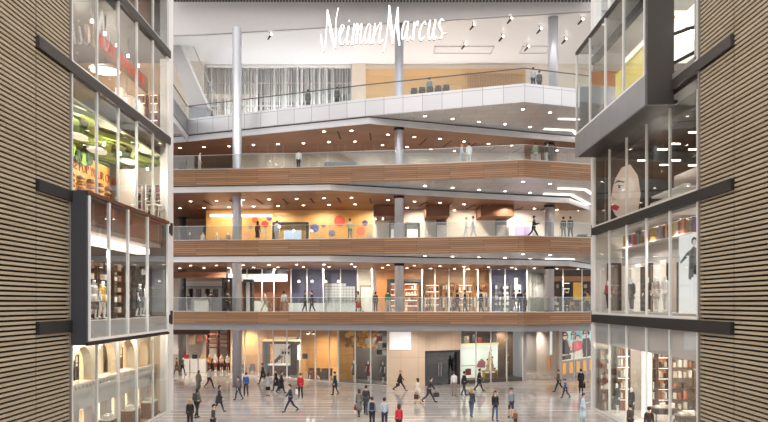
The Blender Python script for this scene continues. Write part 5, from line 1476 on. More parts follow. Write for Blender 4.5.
sh = [('#bfe0dc', [(0,.55),(1,.6),(1,1),(0,1)]), ('#7fb9bb', [(.3,.7),(.65,.72),(.62,1),(.34,1)]), ('#e9dcc6', [(0,0),(1,0),(1,.32),(0,.3)]), ('#8a6a5a', [(0,.22),(.45,.26),(.45,.34),(0,.36)]),
      (HRD, ell(.12,.84,.11,.17)), (SK1, ell(.14,.82,.065,.11)), ('#111014', [(.075,.83),(.21,.85),(.2,.89),(.075,.88)]), ('#b03038', ell(.15,.74,.022,.012)),
      ('#16131a', [(.02,.66),(.22,.7),(.3,.45),(.26,.2),(.02,.24)]), (SK2, [(.2,.68),(.26,.62),(.32,.45),(.26,.44)]),
      (HRB, ell(.38,.88,.08,.11)), (SK1, ell(.38,.85,.055,.09)), ('#111014', [(.32,.86),(.44,.87),(.43,.9),(.32,.9)]),
      (HRB, ell(.5,.76,.085,.1)), (SK1, ell(.51,.72,.06,.09)), ('#e2535a', [(.34,.6),(.5,.66),(.64,.62),(.68,.36),(.5,.28),(.32,.36)]), ('#f07a78', [(.44,.6),(.5,.64),(.55,.4),(.46,.38)]),
      (HRD, ell(.76,.9,.12,.13)), (SK1, ell(.75,.84,.075,.12)), ('#0f0e12', [(.67,.86),(.84,.87),(.83,.92),(.67,.91)]), ('#b03038', ell(.75,.76,.024,.014)),
      ('#131017', [(.66,.7),(.86,.72),(.93,.45),(.9,.12),(.66,.16),(.64,.45)]), (SK2, [(.88,.68),(.93,.62),(.97,.35),(.93,.34)]),
      ('#0e0d10', [(.68,.3),(.9,.32),(.92,.06),(.66,.05)]), ('#3a2a2a', [(.0,.18),(.3,.2),(.3,.05),(.02,.04)])]
poster('poster', 'bright poster of three women in sunglasses, black and coral clothes', o, (U.x, U.y, 0), (0,0,1), (-Nn.x, -Nn.y, 0), 6.9, 2.75, '#cfe3de', sh, emit=.4)
for k in range(5):
    FBX(tf, (.5 + 1.4*k, 1.1 + 1.4*k, -.12, -.02, .4, 1.4, mat('#e2a04e', .5, emit=.5))).one('wall_light', '%s glowing amber panel from the left under the poster of three women' % ORD[k], 'wall lamp', 'amber panels under the poster')
g = thing('window_25', 'glass mullions before the poster wall', 'window', (A.x, A.y, 0), kind='structure')
for x in (2.0, 4.6): FBX(tf, (x - .03, x + .03, -.5, -.44, 0, 4.6, MULL)).part('mullion', g)
FBX(tf, (.2, 7.4, -.48, -.46, 0, 4.6, glass('poster_glass', '#fafcfc', .01, .08))).part('glass_pane', g)
for (x, y, e) in ((-12.6, 70.2, 900), (-6.8, 66.5, 1000), (-3.2, 64.6, 700), (-1.2, 61.6, 260), (5, 61.0, 500), (8, 61.6, 160), (11, 63.4, 300), (-18.5, 72, 1000), (-17, 66, 1000), (14.2, 69.6, 700)):  # shop lighting; the last spot is added to brighten the silver recess
    lamp('shop_lights', (x, y, 4.55), e, (1, .88, .72), r=.12)
# ================================================================== shops behind the two side walls
def side_room(s, z0, z1, dp, y0, y1, wm, fm, cm, wallx=WW):
    """back wall, end walls, floor and ceiling of a shop behind a side wall"""
    a, b = sorted((s*(wallx + .14), s*(wallx + dp)))
    back = s*(wallx + dp)
    MB().box(min(back, back + s*.2), max(back, back + s*.2), y0, y1, z0, z1, wm).one('wall_room', kind='structure')
    MB().box(a, b, y1, y1 + .15, z0, z1, wm).one('wall_room', kind='structure')
    MB().box(a, b, y0 - .15, y0, z0, z1, wm).one('wall_room', kind='structure')
    MB().box(a, b, y0, y1, z0 - .25, z0, fm).one('floor_room', kind='structure')
    if cm: MB().box(a, b, y0, y1, z1, z1 + .15, cm).one('ceiling_room', kind='structure')
CEIL2 = mat('#d9d4cf', .5)
# ---------------- left, ground floor: pale arched jewellery shop
side_room(-1, .01, 5.5, 6.0, 30.9, 45.5, mat('#d8cbb8', .5), mat('#a98a6c', .3), CEIL2)
XA = -15.2
t = thing('arcade_facade', 'pale arched shop front with lit niches inside the left ground floor shop', 'facade', (XA, 41, 0), kind='structure')
CRM = mat('#efe0c6', .5)
PIER = mat('#ece8e4', .45)
ay = [33.9, 36.8, 40.0, 43.0, 45.4]
mb = MB()
def arch_panel(ya, yb, zs, zt):
    """wall with an arched opening between ya..yb"""
    yc = (ya+yb)/2; r = (yb-ya)/2 - .35; n = 10
    pts = [(yc + r*math.cos(math.pi*k/n), zs + r*math.sin(math.pi*k/n)*.95) for k in range(n+1)]
    for (p, q) in zip(pts, pts[1:]):
        mb.slab([(XA, p[0], p[1]), (XA, q[0], q[1]), (XA, q[0], zt), (XA, p[0], zt)], (-.45, 0, 0), CRM)
    mb.box(XA - .45, XA, ya, yc - r, 3.0, zt, CRM); mb.box(XA - .45, XA, yc + r, yb, 3.0, zt, CRM)
for a, c in zip(ay, ay[1:]): arch_panel(a, c, 3.75, 5.5)
mb.part('arches', t)
MB().box(XA - 1.2, XA - 1.1, 32, 45.4, 2.9, 5.5, mat('#fbe9c8', .5, emit=.55)).part('lit_backing', t)
for k, (a, c) in enumerate(zip(ay, ay[1:])):
    yc = (a+c)/2
    mb = MB()
    if k % 2 == 0:
        mb.box(XA - .95, XA - .9, yc - 1.25, yc + 1.25, 3.0, 5.4, mat('#a08c76', .5))  # backing panel added to darken the bay behind the grille
        for i in range(6): mb.box(XA - .75, XA - .7, yc - 1.2 + i*.46, yc - 1.14 + i*.46, 3.0, 4.3, mat('#4a4440', .5))
        for i in range(4): mb.box(XA - .75, XA - .7, yc - 1.2, yc + 1.2, 3.1 + i*.38, 3.15 + i*.38, mat('#4a4440', .5))
        mb.box(XA - .8, XA - .76, yc - 1.2, yc + 1.2, 3.0, 3.7, mat('#6a5c50', .5))
        mb.part('window_grille', t)
    else:
        mb.box(XA - .8, XA - .7, yc - 1.1, yc + .2, 3.0, 5.0, mat('#f7dfb4', .5, emit=.4)); mb.part('cream_drape', t)
MB().box(XA - .5, XA + .45, 31.5, 45.4, 2.55, 2.8, mat('#e9e4de', .35)).part('ledge', t)
mb = MB(); y = 31.6
while y < 45: mb.box(XA + .3, XA + .42, y, y + .16, 2.8, 2.98, mat('#f2eee8', .4)); y += .42
mb.part('dentils', t)
MB().box(XA + .2, XA + .45, 31.5, 45.4, 2.98, 3.06, mat('#efeae4', .35)).part('cornice', t)
MB().box(XA - .5, XA + .2, 31.5, 45.4, 1.75, 2.55, PIER).part('frieze', t)
for k in range(7):
    y = 32.3 + 2.05*k
    MB().box(XA - .3, XA + .12, y - .28, y + .28, 0, 1.75, PIER).part('pilaster', t)
    if k < 6:
        MB().box(XA - .6, XA - .5, y + .3, y + 1.65, 0, 1.75, mat('#f3e2c4' if k % 3 else '#fff3dc', .5, emit=.25 if k % 3 else .7)).part('lower_niche', t)
for k in range(4):
    y = 33.4 + 3.2*k
    counter('%s brown wooden display case from the front in the arched shop on the left' % ORD[k], XA + .5, XA + 1.1, y - .7, y + .7, 0, 1.0, mat('#7d5a44', .4), mat('#e6d8c4', .3), name='display_counter')
    MB().bev(XA + .6, XA + .95, y - .35, y + .35, 1.0, 1.18, mat('#f2ece2', .5), .03).one('jewellery_tray', '%s white jewellery tray from the front on a brown display case' % ORD[k], 'tray', 'trays on the display cases of the arched shop')

# ---------------- left, second level: the projecting display box
side_room(-1, 5.9, 11.7, 6.0, 31, 42.2, mat('#6e6a6a', .45), mat('#c9c2ba', .35), mat('#8d8886', .5), wallx=BXL)
MB().box(-BXL - 1.0, -BXL - .2, 31.1, 42.1, 5.9, 6.2, mat('#ded8d2', .4)).one('display_platform', 'pale display platform along the glass of the projecting box', 'platform')
MB().box(-BXL - 1.5, -BXL - .75, 31.4, 41.2, 9.85, 10.2, mat('#fff8ee', .5, emit=1.3)).one('light_trough', 'bright white light trough across the projecting display box', 'linear light')
MB().box(-BXL - 1.8, -BXL - .36, 31.1, 42.1, 10.3, 10.6, mat('#b9a294', .4)).one('ceiling_drop', 'brown lowered ceiling inside the projecting display box', 'ceiling box')
for k, (px, tp, bt, nm, wr) in enumerate(((93.5, '#d8d2ca', '#6a6670', 'pale top and grey skirt', 'skirt'), (102.5, '#c99a2e', '#e8dfd2', 'mustard yellow top', 'pants'), (139.5, '#4a4a4f', '#5a5a60', 'dark grey dress', 'skirt'), (146, '#d4d2d0', '#bdbab8', 'pale grey outfit', 'pants'))):
    x = -BXL - .62 - .12*k; y = x*FP/(px - CX)
    mannequin(x, y, 6.23, 60 + 8*k, 'white mannequin in %s in the projecting box on the left' % nm, tp, bt, wear=wr, coat=.18, sleeves=k == 0, h=1.86)
for k, y in enumerate((36.4, 38.2, 40.2)):
    t = thing('shelf_unit', '%s dark metal shelf rack from the front in the projecting box on the left' % ORD[k], 'shelf', (-15.4, y, 5.9))
    for a in (-.75, .75): MB().box(-15.6, -15.2, y + a - .04, y + a + .04, 5.9, 9.0, DBROWN).part('upright', t)
    for i in range(5):
        MB().box(-15.6, -15.2, y - .75, y + .75, 6.4 + .6*i, 6.45 + .6*i, DBROWN).part('shelf', t)
        for j in range(2):
            MB().bev(-15.55, -15.25, y - .55 + .62*j, y - .15 + .62*j, 6.455 + .6*i, 6.68 + .6*i + .08*((i+j) % 3), mat(('#e6dfd6', '#9a7a66', '#4a4648', '#c9b29a')[(i*2+j+k) % 4], .6), .03).one(
                'folded_garment', 'folded clothes on a dark rack in the projecting box', 'clothes', 'folded clothes on the racks of the projecting box')
for k in range(6):
    y = 32.4 + 1.75*k
    MB().lathe((-15.0, y, 10.12), [(.1, 0), (.1, .16)], mat('#f4ece0', .4, emit=3), 10).one('ceiling_downlight', '%s small spotlight from the front inside the projecting display box' % ORD[k], 'ceiling light', 'spotlights inside the projecting box')

# ---------------- left, third level: green ribbons and the yellow shoe wall
side_room(-1, 11.9, 17.0, 5.6, 31, 45.5, mat('#c9c0b6', .45), mat('#b89a78', .4), mat('#cfc8bf', .5))
t = thing('ribbon_ceiling', 'wavy green and lime ribbon ceiling in the third level shop on the left', 'ceiling decoration', (-17, 39, 15.4))
GR = [mat('#7f8a35', .5), mat('#5e7030', .5), mat('#96a24a', .5), mat('#9ccb3c', .5, emit=.15)]
MB().box(-19.2, -14.2, 32, 45.4, 16.3, 16.4, mat('#e3dcb2', .5)).part('cream_panel', t)
for k in range(7):
    pts = []
    for i in range(19):
        y = 32.2 + .72*i; x = -14.7 - .62*k + .5*math.sin(i*.75 + k*.5)
        pts.append((x, y))
    mb = MB(); hh = .25 + .12*(k % 3); zb_ = 15.85 - .06*k
    for (p, q) in zip(pts, pts[1:]):
        mb.slab([(p[0]-.2, p[1], zb_), (p[0]+.2, p[1], zb_), (q[0]+.2, q[1], zb_), (q[0]-.2, q[1], zb_)], (0, 0, hh), GR[k % 3])
    mb.part('ribbon', t)
for k, (y, x, r) in enumerate(((36.2, -15.8, .6), (39.5, -16.2, .7), (42.6, -15.6, .6))):
    MB().lathe((x, y, 15.55), [(r, 0), (r, .12)], mat('#f0ecd8', .5, emit=.5), 20, .6, 1.4).part('oval_panel', t)
t = thing('plant_screen', 'bright green leaf shaped screen below the ribbon ceiling', 'decoration', (-16.4, 37.5, 14.9))
for k in range(7):
    y = 35.5 + .7*k
    MB().slab([(-16.7, y + .5*math.cos(2*math.pi*i/12), 15.2 + .2*math.sin(k) + .35*math.sin(2*math.pi*i/12)) for i in range(12)], (-.06, 0, 0), GR[3] if k % 2 else mat('#3f5a28', .5)).part('leaf', t)
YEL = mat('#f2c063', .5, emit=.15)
XW = -17.0
MB().box(XW - .15, XW, 34.5, 43.4, 11.9, 15.35, YEL).one('wall_yellow', kind='structure')
t = thing('wall_lettering', 'red lettering across the yellow wall of the third level shop', 'lettering', (XW, 40.5, 14.2))
text_part('THE POP YOUR OWN', 'letters', t, mat('#d4492e', .5), .72, Matrix.Translation((XW + .02, 41.0, 14.6)) @ Matrix.Rotation(math.radians(90), 4, 'Z') @ Matrix.Rotation(math.radians(90), 4, 'X'), .015)
for k in range(5):
    y = 37.6 + 1.3*k
    for i in range(6):
        z = 13.9 - .32*i
        MB().bev(XW, XW + .3, y - .26, y + .26, z, z + .1, mat('#a8662c' if i % 2 else '#8a4a20', .5), .02).one('shoe_shelf', 'small brown shoe ledge, %s column from the front, %s from the top, yellow wall' % (ORD[k], ORD[i]), 'shelf', 'shoe ledges on the yellow wall')
        MB().bev(XW + .03, XW + .27, y - .22, y + .2, z + .1, z + .19, mat(('#d86a3a', '#e8e0d4', '#4a3a34', '#c23a34')[(k+i) % 4], .5), .03).one('shoe', 'shoe on a ledge, %s column from the front, %s from the top, yellow wall' % (ORD[k], ORD[i]), 'shoe', 'shoes on the yellow wall')
MB().box(-16.3, -15.3, 42.9, 43.5, 11.9, 15.2, mat('#f3efea', .4)).one('white_pier', 'white square pier at the end of the yellow wall', 'pillar', kind='structure')
for k in range(2):
    x, y = (-15.6, 46.2 + .5*k)
    shelf = thing('display_table', '%s white display table behind the white pier, third level left' % ORD[k], 'table', (x, 44.4, 11.9))
    MB().bev(x - .5 + k*1.2, x + .4 + k*1.2, 43.7, 44.5, 12.6 + .5*k, 12.68 + .5*k, WHITE, .02).part('tabletop', shelf)
    for a in (-.4, .3):
        for b_ in (43.8, 44.4): MB().tube([(x + a + k*1.2, b_, 11.9), (x + a + k*1.2, b_, 12.6 + .5*k)], .03, WHITE, 6).part('leg', shelf)
for k in range(4):
    y = 37.5 + 2.3*k; x = -15.0
    t = thing('track_spotlight', '%s white spotlight from the front under the green ribbons' % ORD[k], 'spotlight', (x, y, 15.5), group='spotlights under the green ribbons')
    MB().tube([(x, y, 15.86), (x, y, 15.6)], .02, DARKG, 6).part('stem', t)
    MB().lathe((x, y, 15.42), [(.08, 0), (.06, .16)], mat('#fffbe8', .5, emit=6), 10).part('lamp_head', t)
# ---------------- left, fourth level: timber room with round lamps and red letters
side_room(-1, 17.6, 22.6, 6.5, 31, 45.5, mat('#b79d84', .5, vary=.35, vscale=.7), mat('#a88c72', .4), mat('#6a6663', .5))
MB().box(-20.2, -20.1, 31.2, 45.3, 17.7, 21.0, mat('#c2a283', .5, vary=.4, vscale=.55)).one('wall_mural', kind='structure')
MB().box(-17.5, -14.0, 31, 36.5, 22.2, 22.6, mat('#4b4644', .5)).one('ceiling_drop', 'dark lowered ceiling in the fourth level room on the left', 'ceiling box')
t = thing('red_lettering_sign', 'red letters on a timber beam in the fourth level room on the left', 'sign', (-14.6, 38.9, 20.0))
MB().box(-14.72, -14.6, 34.8, 43.4, 20.0, 20.9, mat('#b08f72', .5)).part('beam', t)
text_part('HUDS  TERRA  ME', 'letters', t, mat('#e0563c', .5, emit=.4), .9, Matrix.Translation((-14.57, 39.1, 20.45)) @ Matrix.Rotation(math.radians(90), 4, 'Z') @ Matrix.Rotation(math.radians(90), 4, 'X'), .02)
for k, (px, py, y) in enumerate(((105.5, 71, 39.5), (127, 101, 43.6))):
    x = wx(px, y); z = wz(py, y)
    t = thing('round_pendant', '%s round white dish lamp hanging in the fourth level room on the left' % ('upper' if k == 0 else 'lower'), 'lamp', (x, y, z))
    MB().lathe((x, y, z), [(.85, 0), (.9, .08), (.6, .2), (.1, .26)], WHITE, 26).part('dish', t, smooth=True)
    MB().lathe((x, y, z - .02), [(.78, 0), (.78, .02)], mat('#fff8ee', .5, emit=3), 26).part('diffuser', t)
    MB().tube([(x, y, z + .25), (x, y, 22.2)], .02, DARKG, 6).part('cord', t)
for k in range(5):
    y = 36.2 + 1.7*k; x = -15.1
    MB().lathe((x, y, 21.5), [(.08, 0), (.07, .16)], mat('#fff4df', .5, emit=5), 10).one('ceiling_spotlight', '%s glowing spotlight from the front along the red letters' % ORD[k], 'spotlight', 'spotlights along the red letters')
    MB().tube([(x, y, 21.72), (x, y, 22.6)], .02, DARKG, 6).one('lamp_rod', '%s lamp rod from the front along the red letters' % ORD[k], 'rod', 'rods of the spotlights along the red letters')
for k, y in enumerate((40.8, 42.6, 44.2)):
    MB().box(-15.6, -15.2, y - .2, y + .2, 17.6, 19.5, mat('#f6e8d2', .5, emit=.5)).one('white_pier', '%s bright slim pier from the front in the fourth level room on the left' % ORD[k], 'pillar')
for k in range(4):
    y = 37 + 2.4*k
    t = thing('shelf_unit', '%s timber shelf rack from the front in the fourth level room on the left' % ORD[k], 'shelf', (-17.2, y, 17.6))
    for a in (-.9, .9): MB().box(-17.5, -17.0, y + a - .04, y + a + .04, 17.6, 20.0, ORANGE).part('upright', t)
    for i in range(4): MB().box(-17.5, -17.0, y - .86, y + .86, 18.1 + .55*i, 18.16 + .55*i, ORANGE).part('shelf', t)
# ---------------- left, top level
side_room(-1, 23.2, 28.5, 4, 31, 45.5, mat('#a5958a', .5, vary=.2), mat('#b0a498', .4), mat('#a09a96', .5))
MB().box(-15.2, -15.0, 38, 45, 23.2, 28, mat('#8d6a58', .5, vary=.25)).one('wall_room', kind='structure')

# ---------------- right, ground floor
side_room(1, .01, 5.4, 7.0, 30.8, 45.9, mat('#b3a99f', .45, vary=.1), mat('#d9d2ca', .25), CEIL2)
MB().box(WW + .12, WW + .18, 30.9, 45.8, 4.4, 5.7, frosted('spandrel_glass', '#c9c4c6', .1)).one('window_30', kind='structure')
for k, (px, x, nm, tp) in enumerate(((617, 14.75, 'charcoal dress, left one', '#3f3e42'), (631.5, 14.9, 'charcoal coat, right one', '#35353a'))):
    y = x*FP/(px - CX)
    mannequin(x, y, .08, -60, 'white mannequin in %s behind the right ground floor glass' % nm, tp, tp, wear='skirt', coat=.25, h=1.85)
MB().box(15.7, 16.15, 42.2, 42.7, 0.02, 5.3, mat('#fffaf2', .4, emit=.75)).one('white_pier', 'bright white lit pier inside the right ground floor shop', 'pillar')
MB().box(14.1, 15.5, 33, 45.6, 0.02, .05, mat('#f2ede6', .35)).one('display_platform', 'low white display floor behind the right ground floor glass', 'platform')
for k, (a, c, m_, hh) in enumerate(((600, 611, ORANGE, 4.0), (617, 631, mat('#c98a4e', .5, emit=.1), 4.3), (646, 657, mat('#8c6a52', .5), 4.1), (658, 670, ORANGE, 4.2), (672, 696, mat('#8a7668', .5), 4.2))):
    shelf_unit('%s tall shelf bay from the left at the back of the right ground floor shop' % ORD[k], wx(a, 45.2), wx(c, 45.2), 45.25, .05, hh, 6, mat('#6d584a', .5), m_, ['#efe6da', '#5a4a42', '#b06a4a', '#cfc4b8'], .5, 'boxed_goods', 'small goods on the shelf bays of the right ground floor shop', 50 + k, 4, k in (1, 3))
for k, (px0, px1, y, nm) in enumerate(((652, 676, 41.2, 'near'), (676, 696, 38.4, 'front'))):
    x0, x1 = wx(px0, y), wx(px1, y)
    t = thing('display_table', 'dark wooden display table, %s one in the right ground floor shop' % ('longer' if k == 0 else 'shorter'), 'table', ((x0+x1)/2, y, .01))
    MB().bev(x0, x1, y - .5, y + .5, .78, .86, mat('#4a372e', .4), .02).part('tabletop', t)
    MB().box(x0 + .1, x1 - .1, y - .42, y + .42, .5, .78, mat('#3d2d26', .5)).part('drawer_box', t)
    for a in (x0 + .08, x1 - .08):
        for b_ in (y - .42, y + .42): MB().tube([(a, b_, .01), (a, b_, .55)], .035, DBROWN, 6).part('leg', t)
    for j in range(4):
        xx = x0 + .3 + (x1 - x0 - .6)*j/3
        MB().bev(xx - .14, xx + .14, y - .25, y + .05, .86, 1.0 + .12*(j % 2), mat(('#f4f0ea', '#e6ddd2', '#c9b8a6', '#ffffff')[j], .5), .03).one('folded_garment', '%s pale folded item from the left on the %s dark table, right shop' % (ORD[j], 'longer' if k == 0 else 'shorter'), 'clothes', 'folded items on the dark tables')
for k in range(2):
    x = wx(680 + 12*k, 34.6); y = 34.6
    MB().bev(x - .3, x + .3, y - .3, y + .3, .01, .9 + .15*k, mat('#efeae4', .4), .03).one('plinth', '%s white plinth from the left in the near corner of the right ground floor shop' % ORD[k], 'plinth')
# ---------------- right, second level
side_room(1, 6.2, 11.3, 6.5, 30.8, 46, mat('#e3dcd4', .45), mat('#cfc8c0', .3), CEIL2)
MB().box(WW + .3, WW + 1.6, 33.8, 45.4, 6.2, 6.5, mat('#dcd5ce', .4)).one('display_platform', 'pale display platform under the right second level mannequins', 'platform')
MB().box(WW + 1.7, WW + 1.8, 33.9, 45.6, 9.4, 10.4, mat('#b9b2ae', .45)).one('header_board', 'grey lintel board behind the right second level mannequins', 'header')
for k, (px, x, tp, bt, nm, wr) in enumerate(((608.5, 14.3, '#a52a36', '#1f1e20', 'dark red top and black trousers', 'pants'), (631.5, 14.55, '#6a625e', '#77706c', 'taupe coat', 'pants'), (648, 14.6, '#2c2a2c', '#2a292c', 'black outfit', 'pants'), (656, 14.7, '#b3a99f', '#e6e0d8', 'beige jacket and white trousers', 'pants'), (665.5, 14.7, '#e9e4dc', '#efeae2', 'cream outfit', 'pants'))):
    y = x*FP/(px - CX)
    mannequin(x, y, 6.53, -50, 'white mannequin in %s behind the right second level glass' % nm, tp, bt, wear=wr, coat=.3 if k in (1, 3) else 0, h=1.9)
for k, (y, w_) in enumerate(((44.0, .3), (40.2, .5), (36.8, .3))):
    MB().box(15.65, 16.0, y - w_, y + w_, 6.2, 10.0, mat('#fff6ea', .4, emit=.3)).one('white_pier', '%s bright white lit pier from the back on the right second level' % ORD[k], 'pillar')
for k, y in enumerate((45.2, 42.2, 38.6)):
    MB().box(16.5, 16.6, y - .9, y + .9, 6.3, 9.3, mat('#5a524c', .5)).one('mirror_panel', '%s dark mirror panel from the back behind the right second level mannequins' % ORD[k], 'mirror')
rr = random.Random(21); cols = ['#c95a4a', '#e0b45a', '#6a8a5a', '#d98a9a', '#6a6a9a', '#e6dcc8', '#9a5a3a', '#c9a24a', '#7aa0a8', '#b0485a']
y = 34.0; k = 0
while y < 45.2 and k < 40:
    w_ = rr.uniform(.18, .34)
    MB().bev(WW + 1.2, WW + 1.6, y, y + w_ - .03, 10.45, 11.1 + .15*rr.random(), mat(rr.choice(cols), .6), .02).one('hanging_scarf', '%s coloured scarf from the near end of the row above the right mannequins' % (ORD[k] if k < 20 else 'far ' + ORD[k-20]), 'scarf', 'row of coloured scarves above the right mannequins')
    y += w_; k += 1
MB().box(WW + 1.1, WW + 1.7, 33.9, 45.4, 10.4, 10.45, WHITE).one('wall_shelf', 'white shelf carrying the row of coloured scarves', 'shelf')
# dancer poster in the first bay
xo = WW + .35
sh = [('#f4f3f1', [(0,0),(1,0),(1,.2),(0,.2)]),
      ('#3a3a3c', [(.05,.66),(.09,.64),(.45,.74),(.46,.8),(.3,.76)]), ('#6e6e70', [(.42,.78),(.6,.84),(.8,.78),(.82,.6),(.62,.58),(.5,.42),(.4,.44)]), ('#4c4c4e', [(.5,.8),(.62,.82),(.6,.46),(.42,.44)]),
      ('#1e1d1f', [(.62,.6),(.9,.58),(1,.66),(1,.5),(.8,.46),(.6,.5)]), ('#2c2a2b', ell(.62,.9,.1,.05)), ('#cfcac6', ell(.64,.88,.075,.04)), ('#b9b5b2', [(.05,.66),(.0,.74),(.02,.78),(.08,.68)]),
      ('#8c8a8a', [(.8,.84),(1,.9),(1,.82),(.82,.76)]), ('#9a9896', [(.9,.95),(1,.97),(1,.93)]), ('#7d7b7a', [(.72,.12),(.95,.16),(1,.06),(.8,.03)]), ('#3c3a3b', [(.76,.12),(.92,.13),(.92,.05),(.8,.05)])]
poster('poster', 'tall white poster of a leaping dancer in grey, second level right', (xo, 33.6, 6.5), (0, -1, 0), (0, 0, 1), (-1, 0, 0), 2.7, 3.7, '#eff0f2', sh, emit=.35)
# ---------------- right, third level
DK3 = mat('#4a403a', .45, vary=.15)
side_room(1, 11.9, 17.0, 7.0, 30.8, 46, DK3, mat('#6a5a4e', .4), mat('#3c3634', .5))
MB().box(WW + 3.6, WW + 3.7, 31, 42, 13.4, 14.6, mat('#77665a', .45)).one('wall_room', kind='structure')
for k, (px, py) in enumerate(((662.5, 150), (675, 144.5), (664.5, 165.5), (675, 161), (694, 133), (694, 150), (694, 166), (642, 161))):
    x = 16.0 + .35*(k % 3); y = x*FP/(px - CX); z = min(16.9, wz(py, y))
    t = thing('ceiling_bar_light', '%s slanted bar light in the dark third level room on the right' % ORD[k], 'ceiling light', (x, y, z), group='bar lights of the dark third level room')
    MB().box(x - .28, x + .28, y - .06, y + .06, z, z + .07, mat('#fff4e0', .5, emit=4)).part('lamp', t)
    MB().tube([(x, y, z + .07), (x, y, 17.0)], .012, DARKG, 5).part('rod', t)
SKN, LIPR = '#ead2c4', '#c0283c'
face = [('#231a19', [(0,0),(1,0),(1,1),(0,1)]), ('#e6c6b4', [(.2,.04),(.5,.02),(.62,.2),(.34,.3)]), (SKN, [(.16,.6),(.13,.46),(.08,.38),(.14,.33),(.14,.26),(.2,.17),(.3,.1),(.5,.08),(.72,.22),(.82,.45),(.8,.72),(.66,.9),(.44,.94),(.26,.84)]),
        ('#f3dfd3', [(.3,.7),(.5,.78),(.62,.6),(.5,.4),(.3,.4)]), ('#1c1413', [(.0,1),(.0,.62),(.2,.7),(.34,.88),(.52,.93),(.68,.76),(.74,.48),(.68,.2),(.6,.0),(1,0),(1,1)]),
        ('#2a1c18', [(.16,.63),(.26,.69),(.4,.67),(.4,.65),(.27,.66)]), ('#f4efec', ell(.3,.585,.075,.022)), ('#332824', ell(.29,.585,.03,.022)), ('#231a18', [(.2,.595),(.3,.62),(.4,.595),(.3,.607)]),
        ('#d8b5a2', [(.14,.46),(.1,.4),(.19,.385),(.24,.4)]), (LIPR, [(.12,.3),(.2,.325),(.3,.285),(.24,.23),(.15,.245)]), ('#9a1c30', [(.13,.285),(.29,.285),(.2,.275)]), ('#d9b3a4', [(.5,.08),(.78,.0),(.86,.14),(.74,.28)])]
poster('poster', 'large close up face poster with red lips, third level right', (14.35, 45.4, 12.0), (1, 0, 0), (0, 0, 1), (0, -1, 0), 3.1, 4.3, '#231a19', face, emit=.12)
for k in range(3):
    y = 36.5 + .35*k
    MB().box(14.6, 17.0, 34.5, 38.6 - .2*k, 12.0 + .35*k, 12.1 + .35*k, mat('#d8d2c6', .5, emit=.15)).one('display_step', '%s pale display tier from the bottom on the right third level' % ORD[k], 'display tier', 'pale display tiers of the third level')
for k in range(5):
    y = 35.0 + .75*k
    MB().bev(15.0, 15.35, y, y + .5, 12.8, 13.0, mat(('#efe9df', '#d8b9a0', '#8a8a7a', '#f4f0e6', '#6a5a50')[k], .6), .03).one('shoe_box', '%s pale box from the near end on the display tiers, third level right' % ORD[k], 'box', 'boxes on the display tiers')
path = [(17.5, 40.5), (18.6, 41.5)]
# ---------------- right, fourth level glass box
side_room(1, 17.9, 23.2, 8.0, 31, 45.6, mat('#a9a4a2', .45), mat('#8d8885', .4), mat('#c9c5c2', .4), wallx=WW - .2)
MB().box(13.4, 20, 45.3, 45.55, 21.0, 22.0, boards('copper_timber', '#a8673c', '#945832', '#6a3d20', 2, .3, 'xz', rough=.4, mortar=.008)).one('timber_panel', 'copper brown timber band at the back of the high glass box', 'panel')
MB().box(BXR + .2, 20, 45.3, 45.55, 17.9, 21.0, mat('#75787c', .4, .2)).one('wall_room', kind='structure')
t = thing('slat_screen', 'yellow vertical slat screen inside the high glass box on the right', 'screen', (14.6, 40, 17.95))
YL = mat('#ddd07e', .5)
for k in range(44):
    y = 35.2 + .2*k
    MB().box(14.5, 14.56, y, y + .05, 17.95, 21.3, YL).part('slat', t)
MB().box(14.5, 14.6, 35.1, 44.1, 21.3, 21.4, YL).part('top_rail', t)
MB().box(13.6, 14.2, 41, 42.6, 17.95, 18.5, mat('#3b3a3d', .6)).one('dark_planter', 'dark planter box at the far end of the yellow slat screen', 'planter')
MB().box(14.8, 19, 36, 43.5, 21.9, 22.05, mat('#f3efe2', .5, emit=.7)).one('ceiling_lamp', 'large tilted bright panel above the yellow slat screen', 'ceiling light')
# bright roof light with dark trusses seen between slats and column
t = thing('roof_light', 'bright roof light crossed by dark trusses beside the dark box end', 'roof light', (16.5, 33, 20))
MB().slab([(14.2, 31.2, 20.6), (20.5, 31.2, 22.3), (20.5, 35.5, 22.3), (14.2, 35.5, 20.6)], (0, 0, .1), mat('#fffaf2', .5, emit=1.3)).part('bright_panel', t)
for q in ((14.2, 31.4, 20.2, 19.5, 35.2, 21.7), (14.2, 34.8, 20.3, 19, 31.4, 21.2), (14.2, 33.0, 19.9, 20, 33.0, 21.3), (14.3, 31.2, 19.2, 16, 35, 20.0), (14.3, 35, 18.9, 16.5, 31.5, 19.6)):
    MB().tube([q[:3], q[3:]], .09, DARKG, 8).part('truss_bar', t)
